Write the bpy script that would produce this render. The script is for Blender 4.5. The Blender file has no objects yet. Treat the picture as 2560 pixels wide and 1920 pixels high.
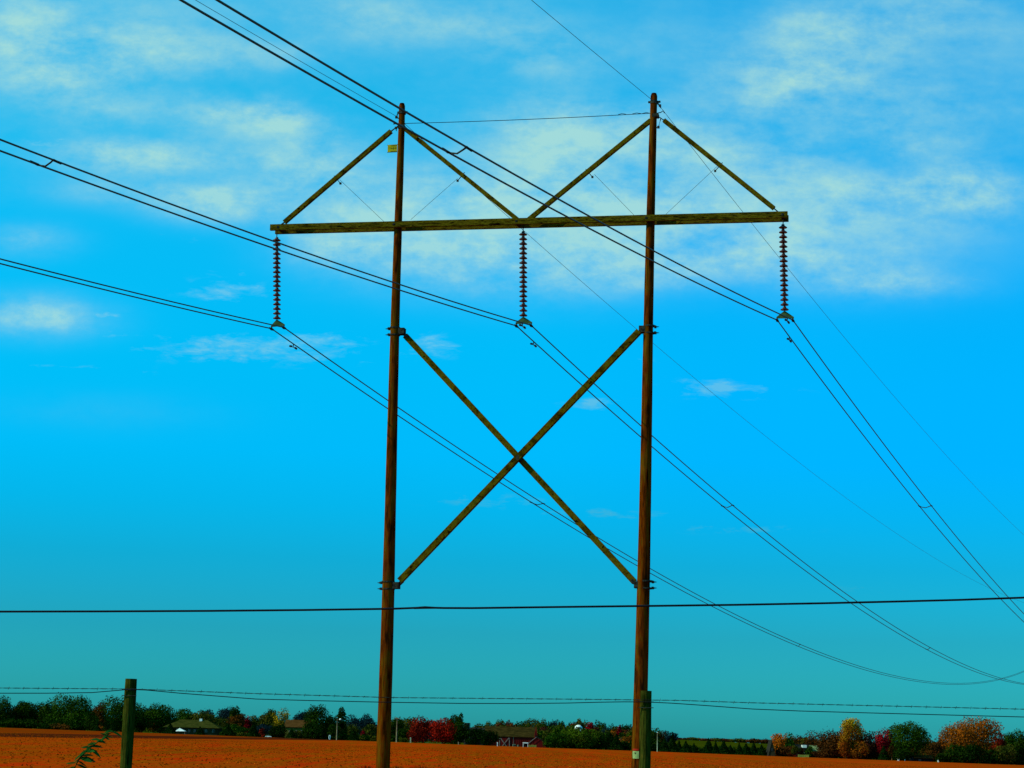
import bpy, math, random
import numpy as np
from mathutils import Matrix, Vector, noise as mnoise

random.seed(7)
rng = np.random.default_rng(11)
SC = bpy.context.scene
COL = SC.collection
R = math.radians

# ------------------------------------------------------------------ camera
EYE = 1.1
F_PX = 5027.55            # focal length in pixels of the 2560 px wide photograph
PITCH, ROLL = 0.17623, 0.02518
cf = Vector((0, math.cos(PITCH), math.sin(PITCH)))
cu0 = Vector((0, -math.sin(PITCH), math.cos(PITCH)))
cr0 = Vector((1, 0, 0))
cr = math.cos(ROLL) * cr0 + math.sin(ROLL) * cu0
cu = -math.sin(ROLL) * cr0 + math.cos(ROLL) * cu0
cam = bpy.data.cameras.new('camera')
camo = bpy.data.objects.new('camera', cam)
COL.objects.link(camo)
M = Matrix((cr, cu, -cf)).transposed().to_4x4()
M.translation = Vector((0, 0, EYE))
camo.matrix_world = M
cam.sensor_width = 36.0
cam.lens = F_PX / 2560 * 36.0
cam.clip_start = 0.5
cam.clip_end = 30000
SC.camera = camo
CAM = Vector((0, 0, EYE))

# ------------------------------------------------------------------ view
SC.view_settings.view_transform = 'Standard'
SC.view_settings.look = 'None'
SC.view_settings.exposure = 0
SC.view_settings.gamma = 1
SC.view_settings.use_curve_mapping = False

# ------------------------------------------------------------------ sun
SUN_EL, SUN_AZ = R(34), R(-104)        # azimuth from +Y, clockwise
sdir = Vector((math.cos(SUN_EL) * math.sin(SUN_AZ), math.cos(SUN_EL) * math.cos(SUN_AZ), math.sin(SUN_EL)))
sun = bpy.data.lights.new('sun', 'SUN')
sun.energy = 4.0
sun.angle = R(0.55)
sun.color = (1.0, 0.9, 0.74)
suno = bpy.data.objects.new('sun', sun)
COL.objects.link(suno)
suno.rotation_euler = (-sdir).to_track_quat('-Z', 'Y').to_euler()

# ------------------------------------------------------------------ pixel helpers
def ray(px, py):
    return cf + cr * ((px - 1280) / F_PX) - cu * ((py - 960) / F_PX)
def at(px, py, D):
    """point seen at photo pixel (px,py) at ground distance y = D"""
    q = ray(px, py)
    return CAM + q * (D / q.y)
def topix(P):
    v = P - CAM
    z = v.dot(cf)
    return 1280 + F_PX * v.dot(cr) / z, 960 - F_PX * v.dot(cu) / z

# ------------------------------------------------------------------ world
W = bpy.data.worlds.new('World')
SC.world = W
W.use_nodes = True
nt = W.node_tree
for n in list(nt.nodes): nt.nodes.remove(n)
def N(t, **k):
    n = nt.nodes.new(t)
    for a, b in k.items(): setattr(n, a, b)
    return n
def L(a, b): nt.links.new(a, b)
def mth(op, a, b=None, c=None, clamp=False):
    n = N('ShaderNodeMath', operation=op, use_clamp=clamp)
    for i, v in enumerate((a, b, c)):
        if v is None: continue
        if isinstance(v, (int, float)): n.inputs[i].default_value = v
        else: L(v, n.inputs[i])
    return n.outputs[0]
def ramp(fac, stops, interp='LINEAR'):
    n = N('ShaderNodeValToRGB')
    cr_ = n.color_ramp; cr_.interpolation = interp
    while len(cr_.elements) < len(stops): cr_.elements.new(0.5)
    for e, (p, c) in zip(cr_.elements, stops):
        e.position = p; e.color = (c[0], c[1], c[2], 1)
    L(fac, n.inputs[0])
    return n.outputs[0]
def vmul(a, b):
    n = N('ShaderNodeVectorMath', operation='MULTIPLY')
    for i, v in enumerate((a, b)):
        if isinstance(v, tuple): n.inputs[i].default_value = v
        else: L(v, n.inputs[i])
    return n.outputs[0]
out = N('ShaderNodeOutputWorld'); bg = N('ShaderNodeBackground')
sky = N('ShaderNodeTexSky', sky_type='NISHITA', sun_disc=False)
sky.sun_elevation = SUN_EL; sky.sun_rotation = SUN_AZ
sky.altitude = 250; sky.air_density = 1; sky.dust_density = 1; sky.ozone_density = 1
tc = N('ShaderNodeTexCoord')
nrm = N('ShaderNodeVectorMath', operation='NORMALIZE'); L(tc.outputs['Generated'], nrm.inputs[0])
sep = N('ShaderNodeSeparateXYZ'); L(nrm.outputs[0], sep.inputs[0])
X, Y, Z = sep.outputs
elev = mth('ARCSINE', Z)
e01 = mth('DIVIDE', elev, R(30), clamp=True)
# the deeply saturated blue of this day, as a tint over the physical sky (values / 3)
tint = [(0.5, (.060, .86, 1.24)), (3, (.038, .74, 1.14)), (5, (.014, .86, 1.36)), (6.5, (.004, 1.04, 1.66)), (8, (0, 1.21, 1.92)),
        (11, (0, 1.46, 2.02)), (14, (.01, 1.64, 2.14)), (17, (.05, 1.84, 2.12)), (21, (.14, 2.02, 2.25)), (30, (.18, 1.95, 2.35))]
skt = ramp(e01, [(a / 30, tuple(v / 3 for v in c)) for a, c in tint])
az = mth('DIVIDE', X, mth('MAXIMUM', mth('SQRT', mth('ADD', mth('MULTIPLY', X, X), mth('MULTIPLY', Y, Y))), 1e-4))
azr = mth('SMOOTHSTEP' if False else 'MULTIPLY_ADD', az, 2.0, 0.5, clamp=True)
azt = ramp(azr, [(0, (1, 1.03, .98)), (0.5, (1, 1.0, 1.0)), (0.75, (1, .91, 1.0)), (1, (1, .85, .97))], 'EASE')
azm = N('ShaderNodeMix', data_type='RGBA'); L(mth('MULTIPLY', mth('SUBTRACT', e01, .14), 8.0, clamp=True), azm.inputs[0]); azm.inputs[6].default_value = (1, 1, 1, 1); L(azt, azm.inputs[7])
base = vmul(vmul(sky.outputs[0], skt), azm.outputs[2])
bscale = N('ShaderNodeVectorMath', operation='SCALE'); L(base, bscale.inputs[0]); bscale.inputs['Scale'].default_value = 3 * 0.1
skycol = bscale.outputs[0]
# clouds: coordinates u = x/y, v = z/y towards the view, plus a high cloud deck projected on a plane
u = mth('DIVIDE', X, mth('MAXIMUM', mth('ABSOLUTE', Y), 0.02))
v = mth('DIVIDE', Z, mth('MAXIMUM', mth('ABSOLUTE', Y), 0.02))
comb = N('ShaderNodeCombineXYZ'); L(u, comb.inputs[0]); L(v, comb.inputs[1]); L(mth('SIGN', Y), comb.inputs[2])
def cloudnoise(sx, sy, scale, detail, rough, dist=0.0, off=0.0):
    mp = N('ShaderNodeMapping'); L(comb.outputs[0], mp.inputs[0])
    mp.inputs['Scale'].default_value = (sx, sy, 3.0); mp.inputs['Location'].default_value = (off, off * .7, 0)
    mp.inputs['Rotation'].default_value = (0, 0, R(1))
    nz = N('ShaderNodeTexNoise'); L(mp.outputs[0], nz.inputs['Vector'])
    nz.inputs['Scale'].default_value = scale; nz.inputs['Detail'].default_value = detail
    nz.inputs['Roughness'].default_value = rough; nz.inputs['Distortion'].default_value = dist
    return nz.outputs[0]
n_big = cloudnoise(1, 2.4, 8, 3, .5, .2, 3.1)
n_mid = cloudnoise(1, 2.4, 18, 6, .55, .15, 1.7)
n_fin = cloudnoise(1, 1.5, 85, 7, .68, .0, .4)
texn = mth('ADD', mth('MULTIPLY', n_mid, .66), mth('MULTIPLY', n_fin, .34))
# individual cloud patches: photo-frame position turned into (u, v), radii, strength
PATCH = [(350,392,140,26,1.1),(180,365,90,18,.7),(545,512,120,30,1.0),(770,425,115,52,.95),(690,292,90,26,.9),(560,285,120,36,.5),(1170,505,170,50,1.0),
 (350,112,140,50,.75),(60,70,120,80,.7),(150,190,150,40,.45),(240,270,120,30,.4),(600,140,120,30,.3),(60,600,90,26,.5),(330,480,170,26,.45),(500,590,80,14,.35),
 (1060,620,190,58,.75),(1290,640,150,60,.75),(880,600,120,50,.55),(1000,560,140,50,.6),(1500,650,170,50,.7),(1400,560,160,60,.6),
 (1590,345,170,45,.85),(1400,320,150,50,.55),(1480,470,140,60,.55),(1330,390,120,40,.3),(1960,395,110,35,.5),
 (2430,472,100,38,.85),(2150,475,170,26,.7),(2150,600,220,70,.6),(2200,705,160,24,.55),(2440,705,90,18,.45),(1900,560,160,50,.55),
 (2100,85,150,60,.65),(2010,190,140,50,.45),(1900,230,130,60,.4),(2250,270,200,60,.35),(2380,30,140,50,.35),(1350,140,120,50,.35),(1150,60,180,40,.35),(900,40,120,40,.3),
 (1830,420,110,30,.4),(2300,370,130,30,.3),(2000,640,150,50,.5),(1700,640,120,40,.5),(1720,520,120,50,.5),(880,700,70,10,.4),
 (562,726,72,19,1.0),(85,790,120,32,.9),(235,785,70,10,.8),(215,828,75,10,.8),(60,858,50,9,.4),(640,882,200,20,.9),(600,850,140,16,.45),(805,845,70,12,.8),
 (1080,866,52,20,.85),(1040,823,52,7,.45),(590,682,60,9,.3),(40,722,60,8,.25),(1485,1008,56,16,.8),(1820,968,105,15,.75),(1790,985,60,14,.4),(1600,902,60,7,.35),
 (1230,1252,90,12,.6),(1500,1285,110,10,.6),(1830,1322,100,9,.5),(2200,1470,90,10,.35),(170,916,150,4,.3),(380,932,60,5,.25),(2100,830,80,10,.15),(250,1030,200,30,.08)]
acc = None; acs = None
for (px, py, ra, rb, s) in PATCH:
    q = ray(px, py); u0 = q.x / q.y; v0 = q.z / q.y
    du = mth('MULTIPLY', mth('SUBTRACT', u, u0), F_PX / (ra * 1.35))
    dv = mth('MULTIPLY', mth('SUBTRACT', v, v0), F_PX / (rb * (1.6 if rb > 20 else 1.3)))
    d2 = mth('ADD', mth('MULTIPLY', du, du), mth('MULTIPLY', dv, dv))
    g = mth('MULTIPLY', mth('EXPONENT', mth('MULTIPLY', d2, -1.0)), s)
    if rb < 21: acs = g if acs is None else mth('ADD', acs, g)
    else: acc = g if acc is None else mth('ADD', acc, g)
acc = mth('MULTIPLY', acc, mth('GREATER_THAN', Y, 0.0))
# erode the soft patches with noise
patch = mth('MULTIPLY', mth('SUBTRACT', 1.0, mth('EXPONENT', mth('MULTIPLY', acc, -2.0))), mth('MULTIPLY_ADD', mth('SUBTRACT', texn, .5), 3.1, .92), clamp=True)
v0_ = mth('MULTIPLY_ADD', mth('MULTIPLY', mth('ADD', u, .13), 15.0, clamp=True), -.022, .258)
v0_ = mth('ADD', v0_, mth('MULTIPLY', mth('SUBTRACT', texn, .5), .06))
n_wsp = cloudnoise(1, 3.2, 55, 7, .66, .25, 5.2)
small = mth('MULTIPLY', mth('SUBTRACT', mth('ADD', mth('MULTIPLY', acs, .95), mth('MULTIPLY', mth('SUBTRACT', n_wsp, .5), 3.0)), .30), 1.5, clamp=True)
small = mth('MULTIPLY', mth('MULTIPLY', small, mth('MULTIPLY', acs, 3.0, clamp=True)), mth('GREATER_THAN', Y, 0.0))
patch = mth('MAXIMUM', patch, mth('MULTIPLY', small, .62))
deck = mth('MULTIPLY', mth('SUBTRACT', v, v0_), 34.0, clamp=True)
veil = mth('MULTIPLY', deck, mth('MULTIPLY', mth('SUBTRACT', mth('ADD', mth('MULTIPLY', n_big, .6), mth('MULTIPLY', texn, .4)), .37), 3.4, clamp=True), clamp=True)
veil = mth('MULTIPLY', veil, .55)
dens = mth('SUBTRACT', 1.0, mth('MULTIPLY', mth('SUBTRACT', 1.0, mth('MULTIPLY', patch, .86)), mth('SUBTRACT', 1.0, veil)), clamp=True)
ccol = ramp(dens, [(0, (.06, .50, .93)), (.35, (.15, .56, .83)), (.6, (.26, .63, .77)), (.9, (.42, .75, .69))])
# low clouds thin out to the same greyed teal as the air there
lowm = mth('MULTIPLY', mth('SUBTRACT', v, .09), 9.0, clamp=True)
mixc = N('ShaderNodeMix', data_type='RGBA'); L(lowm, mixc.inputs[0])
mixc.inputs[6].default_value = (.09, .40, .42, 1); L(ccol, mixc.inputs[7])
mix = N('ShaderNodeMix', data_type='RGBA')
L(mth('MULTIPLY', dens, .92), mix.inputs[0]); L(skycol, mix.inputs[6]); L(mixc.outputs[2], mix.inputs[7])
# final colour is divided by the strength so that Background strength stays at 0.1
fs = N('ShaderNodeVectorMath', operation='SCALE'); L(mix.outputs[2], fs.inputs[0]); fs.inputs['Scale'].default_value = 10.0
L(fs.outputs[0], bg.inputs[0]); bg.inputs[1].default_value = 0.1
L(bg.outputs[0], out.inputs[0])
W.cycles.sampling_method = 'MANUAL'
W.cycles.sample_map_resolution = 512

# ------------------------------------------------------------------ materials
def mat(name, col, rough=.8, metal=0, spec=.1):
    m = bpy.data.materials.new(name); m.use_nodes = True
    b = m.node_tree.nodes['Principled BSDF']
    b.inputs['Base Color'].default_value = (*col, 1); b.inputs['Roughness'].default_value = rough
    b.inputs['Metallic'].default_value = metal; b.inputs['Specular IOR Level'].default_value = spec
    if spec == 0: b.inputs['IOR'].default_value = 1.0      # fully matt: no grazing sheen
    return m
def noisy(name, c1, c2, scale=(1, 1, 1), nscale=3., detail=5, rough=.85, lo=.38, hi=.62, bump=0, spec=.0, c3=None):
    """two-colour noise on object coordinates, with a little bump"""
    m = mat(name, c1, rough, spec=spec); t = m.node_tree; b = t.nodes['Principled BSDF']
    co = t.nodes.new('ShaderNodeTexCoord'); mp = t.nodes.new('ShaderNodeMapping'); nz = t.nodes.new('ShaderNodeTexNoise'); rp = t.nodes.new('ShaderNodeValToRGB')
    mp.inputs['Scale'].default_value = scale; nz.inputs['Scale'].default_value = nscale; nz.inputs['Detail'].default_value = detail; nz.inputs['Roughness'].default_value = .6
    t.links.new(co.outputs['Object'], mp.inputs[0]); t.links.new(mp.outputs[0], nz.inputs['Vector']); t.links.new(nz.outputs[0], rp.inputs[0])
    rp.color_ramp.elements[0].position = lo; rp.color_ramp.elements[0].color = (*c1, 1)
    rp.color_ramp.elements[1].position = hi; rp.color_ramp.elements[1].color = (*c2, 1)
    if c3:
        e = rp.color_ramp.elements.new(min(.98, hi + .1)); e.color = (*c3, 1)
    t.links.new(rp.outputs[0], b.inputs['Base Color'])
    if bump:
        bp = t.nodes.new('ShaderNodeBump'); bp.inputs['Strength'].default_value = bump; bp.inputs['Distance'].default_value = .02
        t.links.new(nz.outputs[0], bp.inputs['Height']); t.links.new(bp.outputs[0], b.inputs['Normal'])
    return m
def woodmat(name, cols, patch=(1, 1, .16), ps=7., grain=(1, 1, .03), gs=70., gdark=.35, cracks=True, knots=None):
    """weathered wood: broad stain patches, long grain streaks and dark drying cracks along the grain (z unless scaled otherwise)"""
    m = mat(name, cols[0], .9, spec=0); t = m.node_tree; b = t.nodes['Principled BSDF']
    co = t.nodes.new('ShaderNodeTexCoord')
    def nz(scale, sc, det, r=.6):
        mp = t.nodes.new('ShaderNodeMapping'); mp.inputs['Scale'].default_value = scale; t.links.new(co.outputs['Object'], mp.inputs[0])
        n_ = t.nodes.new('ShaderNodeTexNoise'); n_.inputs['Scale'].default_value = sc; n_.inputs['Detail'].default_value = det; n_.inputs['Roughness'].default_value = r
        t.links.new(mp.outputs[0], n_.inputs['Vector']); return n_.outputs[0]
    def rp(f, st):
        r_ = t.nodes.new('ShaderNodeValToRGB')
        while len(r_.color_ramp.elements) < len(st): r_.color_ramp.elements.new(.5)
        for e, (p, c) in zip(r_.color_ramp.elements, st): e.position = p; e.color = (*c, 1)
        t.links.new(f, r_.inputs[0]); return r_.outputs[0]
    def mul(a, c):
        x = t.nodes.new('ShaderNodeMix'); x.data_type = 'RGBA'; x.blend_type = 'MULTIPLY'; x.inputs[0].default_value = 1
        t.links.new(a, x.inputs[6]); t.links.new(c, x.inputs[7]); return x.outputs[2]
    n1 = nz(patch, ps, 6); base = rp(n1, [(.36, cols[0]), (.50, cols[1]), (.58, cols[2]), (.68, cols[3])])
    n2 = nz(grain, gs, 5, .7); g_ = rp(n2, [(.36, (gdark,) * 3), (.52, (1, 1, 1)), (.68, (1.25, 1.25, 1.2))])
    n3 = nz(tuple(v * .6 for v in grain), gs * .5, 2, .4); c_ = rp(n3, [(.30, (.12, .12, .12)), (.36, (1, 1, 1))])
    t.links.new(mul(mul(base, g_), c_), b.inputs['Base Color'])
    bp = t.nodes.new('ShaderNodeBump'); bp.inputs['Strength'].default_value = .7; bp.inputs['Distance'].default_value = .012
    t.links.new(n2, bp.inputs['Height']); t.links.new(bp.outputs[0], b.inputs['Normal'])
    return m
M_POLE = woodmat('weathered_pole_wood', [(.028, .008, .001), (.130, .026, .001), (.100, .046, .002), (.155, .042, .002)])
M_BEAM = woodmat('olive_weathered_timber', [(.022, .018, .001), (.095, .070, .003), (.10, .085, .004), (.085, .030, .001)], (.3, 3, 5), 3, (.03, 1, 1), 55, .22)
M_BRACE = woodmat('brace_timber', [(.030, .022, .001), (.10, .068, .002), (.105, .085, .003), (.09, .040, .001)], (1, 1, 1), 3.5, (1, 1, 1), 34, .45)
M_STEEL = noisy('galvanised_hardware', (.012, .012, .010), (.04, .045, .03), (1, 1, 1), 14, 3, .6)
M_PORC = noisy('brown_porcelain', (.026, .007, .005), (.042, .011, .007), (1, 1, 1), 8, 2, .38, spec=.4)
M_YOKE = noisy('galvanised_yoke', (.035, .07, .025), (.06, .10, .035), (1, 1, 1), 10, 3, .5)
M_WIRE = mat('aluminium_cable', (.03, .075, .06), .6, 0, .1)
M_BLACK = mat('black_cable_jacket', (.004, .005, .008), .5)
M_SIGN = noisy('yellow_sign_paint', (.30, .26, .006), (.42, .36, .012), (1, 1, 1), 6, 3, .6)
M_SIGNG = noisy('pale_tag', (.14, .24, .07), (.24, .36, .12), (1, 1, 1), 8, 3, .6)
M_DARK = mat('dark_print', (.02, .035, .01), .7)
M_RED = noisy('red_paint', (.20, .012, .006), (.28, .02, .008), nscale=4)

# ------------------------------------------------------------------ mesh builder
class MB:
    def __init__(s): s.v = []; s.f = []
    def box(s, c, ax, ay, az_):
        c = Vector(c); i = len(s.v)
        for dz in (-1, 1):
            for dy in (-1, 1):
                for dx in (-1, 1): s.v.append(c + Vector(ax) * dx + Vector(ay) * dy + Vector(az_) * dz)
        s.f += [[i + k for k in q] for q in ((0, 2, 3, 1), (4, 5, 7, 6), (0, 1, 5, 4), (2, 6, 7, 3), (0, 4, 6, 2), (1, 3, 7, 5))]
        return s
    def bar(s, a, b, w, h, up=Vector((0, 0, 1))):
        """rectangular bar from a to b, w across, h along up"""
        a, b = Vector(a), Vector(b); d = (b - a); l = d.length; d.normalize()
        side = d.cross(up).normalized(); u2 = side.cross(d).normalized()
        return s.box((a + b) / 2, d * (l / 2), side * (w / 2), u2 * (h / 2))
    def tube(s, pts, rad, n=8, cap=True):
        pts = [Vector(p) for p in pts]
        rs = rad if isinstance(rad, (list, tuple)) else [rad] * len(pts)
        i0 = len(s.v)
        for k, p in enumerate(pts):
            d = (pts[min(k + 1, len(pts) - 1)] - pts[max(k - 1, 0)]).normalized()
            ref = Vector((0, 0, 1)) if abs(d.z) < .9 else Vector((1, 0, 0))
            a = d.cross(ref).normalized(); b = d.cross(a)
            for j in range(n):
                t = 2 * math.pi * j / n
                s.v.append(p + (a * math.cos(t) + b * math.sin(t)) * rs[k])
        for k in range(len(pts) - 1):
            for j in range(n):
                q = i0 + k * n
                s.f.append([q + j, q + (j + 1) % n, q + n + (j + 1) % n, q + n + j])
        if cap:
            s.f.append([i0 + j for j in range(n)]); q = i0 + (len(pts) - 1) * n; s.f.append([q + j for j in range(n)][::-1])
        return s
    def poly(s, pts):
        i = len(s.v); s.v += [Vector(p) for p in pts]; s.f.append(list(range(i, i + len(pts)))); return s
    def prism(s, pts, off):
        off = Vector(off); i = len(s.v); n = len(pts)
        s.v += [Vector(p) for p in pts] + [Vector(p) + off for p in pts]
        s.f.append([i + k for k in range(n)][::-1]); s.f.append([i + n + k for k in range(n)])
        for k in range(n): s.f.append([i + k, i + (k + 1) % n, i + n + (k + 1) % n, i + n + k])
        return s
    def lathe(s, c, prof, n=14, axis=Vector((0, 0, 1))):
        c = Vector(c); i0 = len(s.v)
        for (r, z) in prof:
            for j in range(n):
                t = 2 * math.pi * j / n; s.v.append(c + Vector((r * math.cos(t), r * math.sin(t), z)))
        for k in range(len(prof) - 1):
            for j in range(n):
                q = i0 + k * n; s.f.append([q + j, q + (j + 1) % n, q + n + (j + 1) % n, q + n + j])
        return s
    def build(s, name, m, parent=None, smooth=False, origin=None):
        me = bpy.data.meshes.new(name)
        o_ = Vector(origin) if origin is not None else (parent_loc(parent) if parent else Vector((0, 0, 0)))
        me.from_pydata([tuple(p - o_) for p in s.v], [], s.f)
        me.materials.append(m)
        if smooth:
            for p in me.polygons: p.use_smooth = True
        me.update()
        o = bpy.data.objects.new(name, me); COL.objects.link(o)
        if parent: o.parent = parent; 
        elif origin is not None: o.location = o_
        return o
def parent_loc(p):
    l = Vector((0, 0, 0))
    while p: l += p.location; p = p.parent
    return l
def tag(o, label=None, cat=None, group=None, kind=None):
    if label: o['label'] = label
    if cat: o['category'] = cat
    if group: o['group'] = group
    if kind: o['kind'] = kind
    return o
def empty(name, loc, label=None, cat=None, group=None):
    o = bpy.data.objects.new(name, None); COL.objects.link(o); o.location = loc; o.empty_display_size = .3
    return tag(o, label, cat, group)
def copy_tree(o, parent=None):
    c = o.copy(); COL.objects.link(c)
    if parent: c.parent = parent
    for ch in list(o.children): copy_tree(ch, c)
    return c

# ------------------------------------------------------------------ ground
EDGE = 560.0
def sstep(a, b, x):
    t = min(1, max(0, (x - a) / (b - a))); return t * t * (3 - 2 * t)
def ground(x, y):
    g = min(1, max(0, y) / 150)
    xx = max(-420, min(420, x))
    z = -.0115 * xx * g
    if y > 700: z += 7.5 * sstep(700, 1400, y) * (1 - .25 * sstep(0, 300, x))
    z += .05 * mnoise.noise(Vector((x * .03, y * .03, 0))) * g
    return z
def sheet(name, xs, ys, m, fn=ground, eps=0):
    nx, ny = len(xs), len(ys)
    vs = [(x, y, fn(x, y) + eps) for y in ys for x in xs]
    fs_ = [(j * nx + i, j * nx + i + 1, (j + 1) * nx + i + 1, (j + 1) * nx + i) for j in range(ny - 1) for i in range(nx - 1)]
    me = bpy.data.meshes.new(name); me.from_pydata(vs, [], fs_); me.materials.append(m)
    for p in me.polygons: p.use_smooth = True
    o = bpy.data.objects.new(name, me); COL.objects.link(o); o['kind'] = 'structure'; return o
# crop field: mottled orange stubble, a darker ploughed strip on the left
mf_ = mat('field_stubble', (.5, .07, .004), .95, spec=.0); t = mf_.node_tree; b = t.nodes['Principled BSDF']
co = t.nodes.new('ShaderNodeTexCoord')
def fnz(scale, nsc, det, rough=.6):
    mp = t.nodes.new('ShaderNodeMapping'); mp.inputs['Scale'].default_value = scale; t.links.new(co.outputs['Object'], mp.inputs[0])
    nz = t.nodes.new('ShaderNodeTexNoise'); nz.inputs['Scale'].default_value = nsc; nz.inputs['Detail'].default_value = det; nz.inputs['Roughness'].default_value = rough
    t.links.new(mp.outputs[0], nz.inputs['Vector']); return nz.outputs[0]
def fr(fac, stops):
    r_ = t.nodes.new('ShaderNodeValToRGB')
    while len(r_.color_ramp.elements) < len(stops): r_.color_ramp.elements.new(.5)
    for e, (p, c) in zip(r_.color_ramp.elements, stops): e.position = p; e.color = (*c, 1)
    t.links.new(fac, r_.inputs[0]); return r_.outputs[0]
def fmix(f, a, c, mode='MIX'):
    m_ = t.nodes.new('ShaderNodeMix'); m_.data_type = 'RGBA'; m_.blend_type = mode
    for s_, v_ in ((0, f), (6, a), (7, c)):
        if isinstance(v_, (float, int)): m_.inputs[s_].default_value = v_
        elif isinstance(v_, tuple): m_.inputs[s_].default_value = v_
        else: t.links.new(v_, m_.inputs[s_])
    return m_.outputs[2]
c_a = fr(fnz((1, .07, 1), 1.1, 5), [(.36, (.29, .060, .001)), (.50, (.375, .047, .001)), (.62, (.47, .027, .001))])
c_b = fr(fnz((1, .03, 1), .16, 4), [(.35, (.75, .95, 1)), (.65, (1.1, 1.0, 1))])
c_c = fr(fnz((1, .25, 1), 9, 4, .7), [(.3, (.55, .5, .5)), (.7, (1.25, 1.3, 1.2))])
colf = fmix(1.0, fmix(1.0, c_a, c_b, 'MULTIPLY'), c_c, 'MULTIPLY')
sepf = t.nodes.new('ShaderNodeSeparateXYZ'); t.links.new(co.outputs['Object'], sepf.inputs[0])
def fm(op, a, b_=None, clamp=False):
    n_ = t.nodes.new('ShaderNodeMath'); n_.operation = op; n_.use_clamp = clamp
    for i_, v_ in enumerate((a, b_)):
        if v_ is None: continue
        if isinstance(v_, (int, float)): n_.inputs[i_].default_value = v_
        else: t.links.new(v_, n_.inputs[i_])
    return n_.outputs[0]
wob = fm('MULTIPLY', fm('SUBTRACT', fnz((1, .1, 1), .5, 3), .5), 5.0)
xs_ = fm('ADD', sepf.outputs[0], wob)
strip = fm('MULTIPLY', fm('MULTIPLY', fm('ADD', xs_, 61.0), .6, True), fm('MULTIPLY', fm('SUBTRACT', -40.5, xs_), .6, True))
beyond = fm('MULTIPLY', fm('SUBTRACT', -60.0, xs_), .5, True)
colf = fmix(beyond, colf, fmix(1.0, colf, (.62, .7, .8, 1), 'MULTIPLY'))
colf = fmix(strip, colf, fmix(1.0, (.075, .012, .003, 1), c_c, 'MULTIPLY'))
t.links.new(colf, b.inputs['Base Color'])
bp = t.nodes.new('ShaderNodeBump'); bp.inputs['Strength'].default_value = .35; bp.inputs['Distance'].default_value = .1
t.links.new(fnz((1, .4, 1), 5, 4, .7), bp.inputs['Height']); t.links.new(bp.outputs[0], b.inputs['Normal'])
M_GRASS = noisy('rough_grass', (.018, .040, .002), (.07, .085, .004), (1, .15, 1), .25, 6, .95, .35, .65, 0, 0)
M_GRASSY = noisy('hill_grass', (.024, .038, .001), (.045, .048, .001), (1, .15, 1), .05, 6, .95, .35, .65, 0, 0)
gx = list(np.linspace(-420, 420, 85))
sheet('field', gx, list(np.linspace(23, 200, 60)) + list(np.linspace(210, EDGE, 36)), mf_)
sheet('verge', gx, list(np.linspace(-60, 23, 25)), M_GRASS)
gxf = [-9000, -4000, -1500] + list(np.linspace(-800, 800, 60)) + [1500, 4000, 9000]
def gfar(x, y): return ground(x, y)
sheet('grassland', gx, [EDGE, 575, 600, 650, 700], M_GRASS)
sheet('hills', gxf, list(np.linspace(700, 1500, 40)) + [2200, 4000, 9000, 20000], M_GRASSY)
sheet('outer_land', [420, 1000, 3000, 9000], [-60, 23, 200, 400, 560, 700], M_GRASS)
sheet('outer_land', [-9000, -3000, -1000, -420], [-60, 23, 200, 400, 560, 700], M_GRASS)

# ------------------------------------------------------------------ H-frame tower
X0, Y0, TH = 0.28295, 60.51084, 0.20212
TT = Vector((math.cos(TH), -math.sin(TH), 0)); TN = Vector((math.sin(TH), math.cos(TH), 0)); UP = Vector((0, 0, 1))
TB = Vector((X0, Y0, 0))
def tw(px, py, off=0.0):
    q = ray(px, py); s = (TB + TN * off - CAM).dot(TN) / q.dot(TN)
    return CAM + q * s
tower = empty('transmission_tower', (X0, Y0, ground(X0, Y0)), 'tall two-pole wooden H-frame pylon with long crossarm and X bracing, nearest in view', 'pylon')
def pole(top, low, r0, r1, label):
    a = tw(*top); b_ = tw(*low); d = (b_ - a) / (b_.z - a.z)
    end = a + d * (-1.2 - a.z)
    pts = [a, a + (end - a) * .004]; rs = [r0 * .72, r0]
    k = 26
    for i in range(1, k + 1):
        f = i / k; p = a + (end - a) * f
        p = p + TT * (.018 * math.sin(f * 7 + r0 * 90))
        pts.append(p); rs.append(r0 + (r1 - r0) * f ** .9 + random.uniform(-.003, .003))
    o = MB().tube(pts, rs, 18).build('pole', M_POLE, tower, True)
    o['label'] = label
    return o
pole((1005.2, 258.6), (957.0, 1900), .098, .222, 'left pole, leaning slightly, with a small yellow number plate near its top')
pole((1635.0, 233.5), (1598.5, 1840), .105, .226, 'right pole, with a pale tag near its foot')
# crossarm: two timbers bolted either side of the poles
HB = .095
zl = tw(676, 569, -.19); zr = tw(1969, 536.5, -.19)
arm_dir = (zr - zl).normalized()
MB().bar(zl, zr, .095, .19).build('crossarm_timber', M_BEAM, tower)
sh = TN * .46
MB().bar(zl + sh + arm_dir * .02 + UP * .0, zr + sh + arm_dir * .0, .095, .19).build('crossarm_timber', M_BEAM, tower)
for px in (697, 998, 1308, 1629, 1957):
    blk = MB()
    f = (px - 676) / (1969 - 676); c = zl + (zr - zl) * f
    blk.tube([c - TN * .07, c + TN * .53], .012, 6)
    blk.box(c - TN * .052, TT * .035, TN * .005, UP * .035); blk.box(c + TN * .512, TT * .035, TN * .005, UP * .035)
    blk.build('through_bolt', M_STEEL, tower)
for px in (697, 1308, 1957):
    f = (px - 676) / (1969 - 676); c = zl + (zr - zl) * f + TN * .23
    MB().box(c, TT * .05, TN * .18, UP * .05).build('arm_spacer', M_STEEL, tower)
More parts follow.
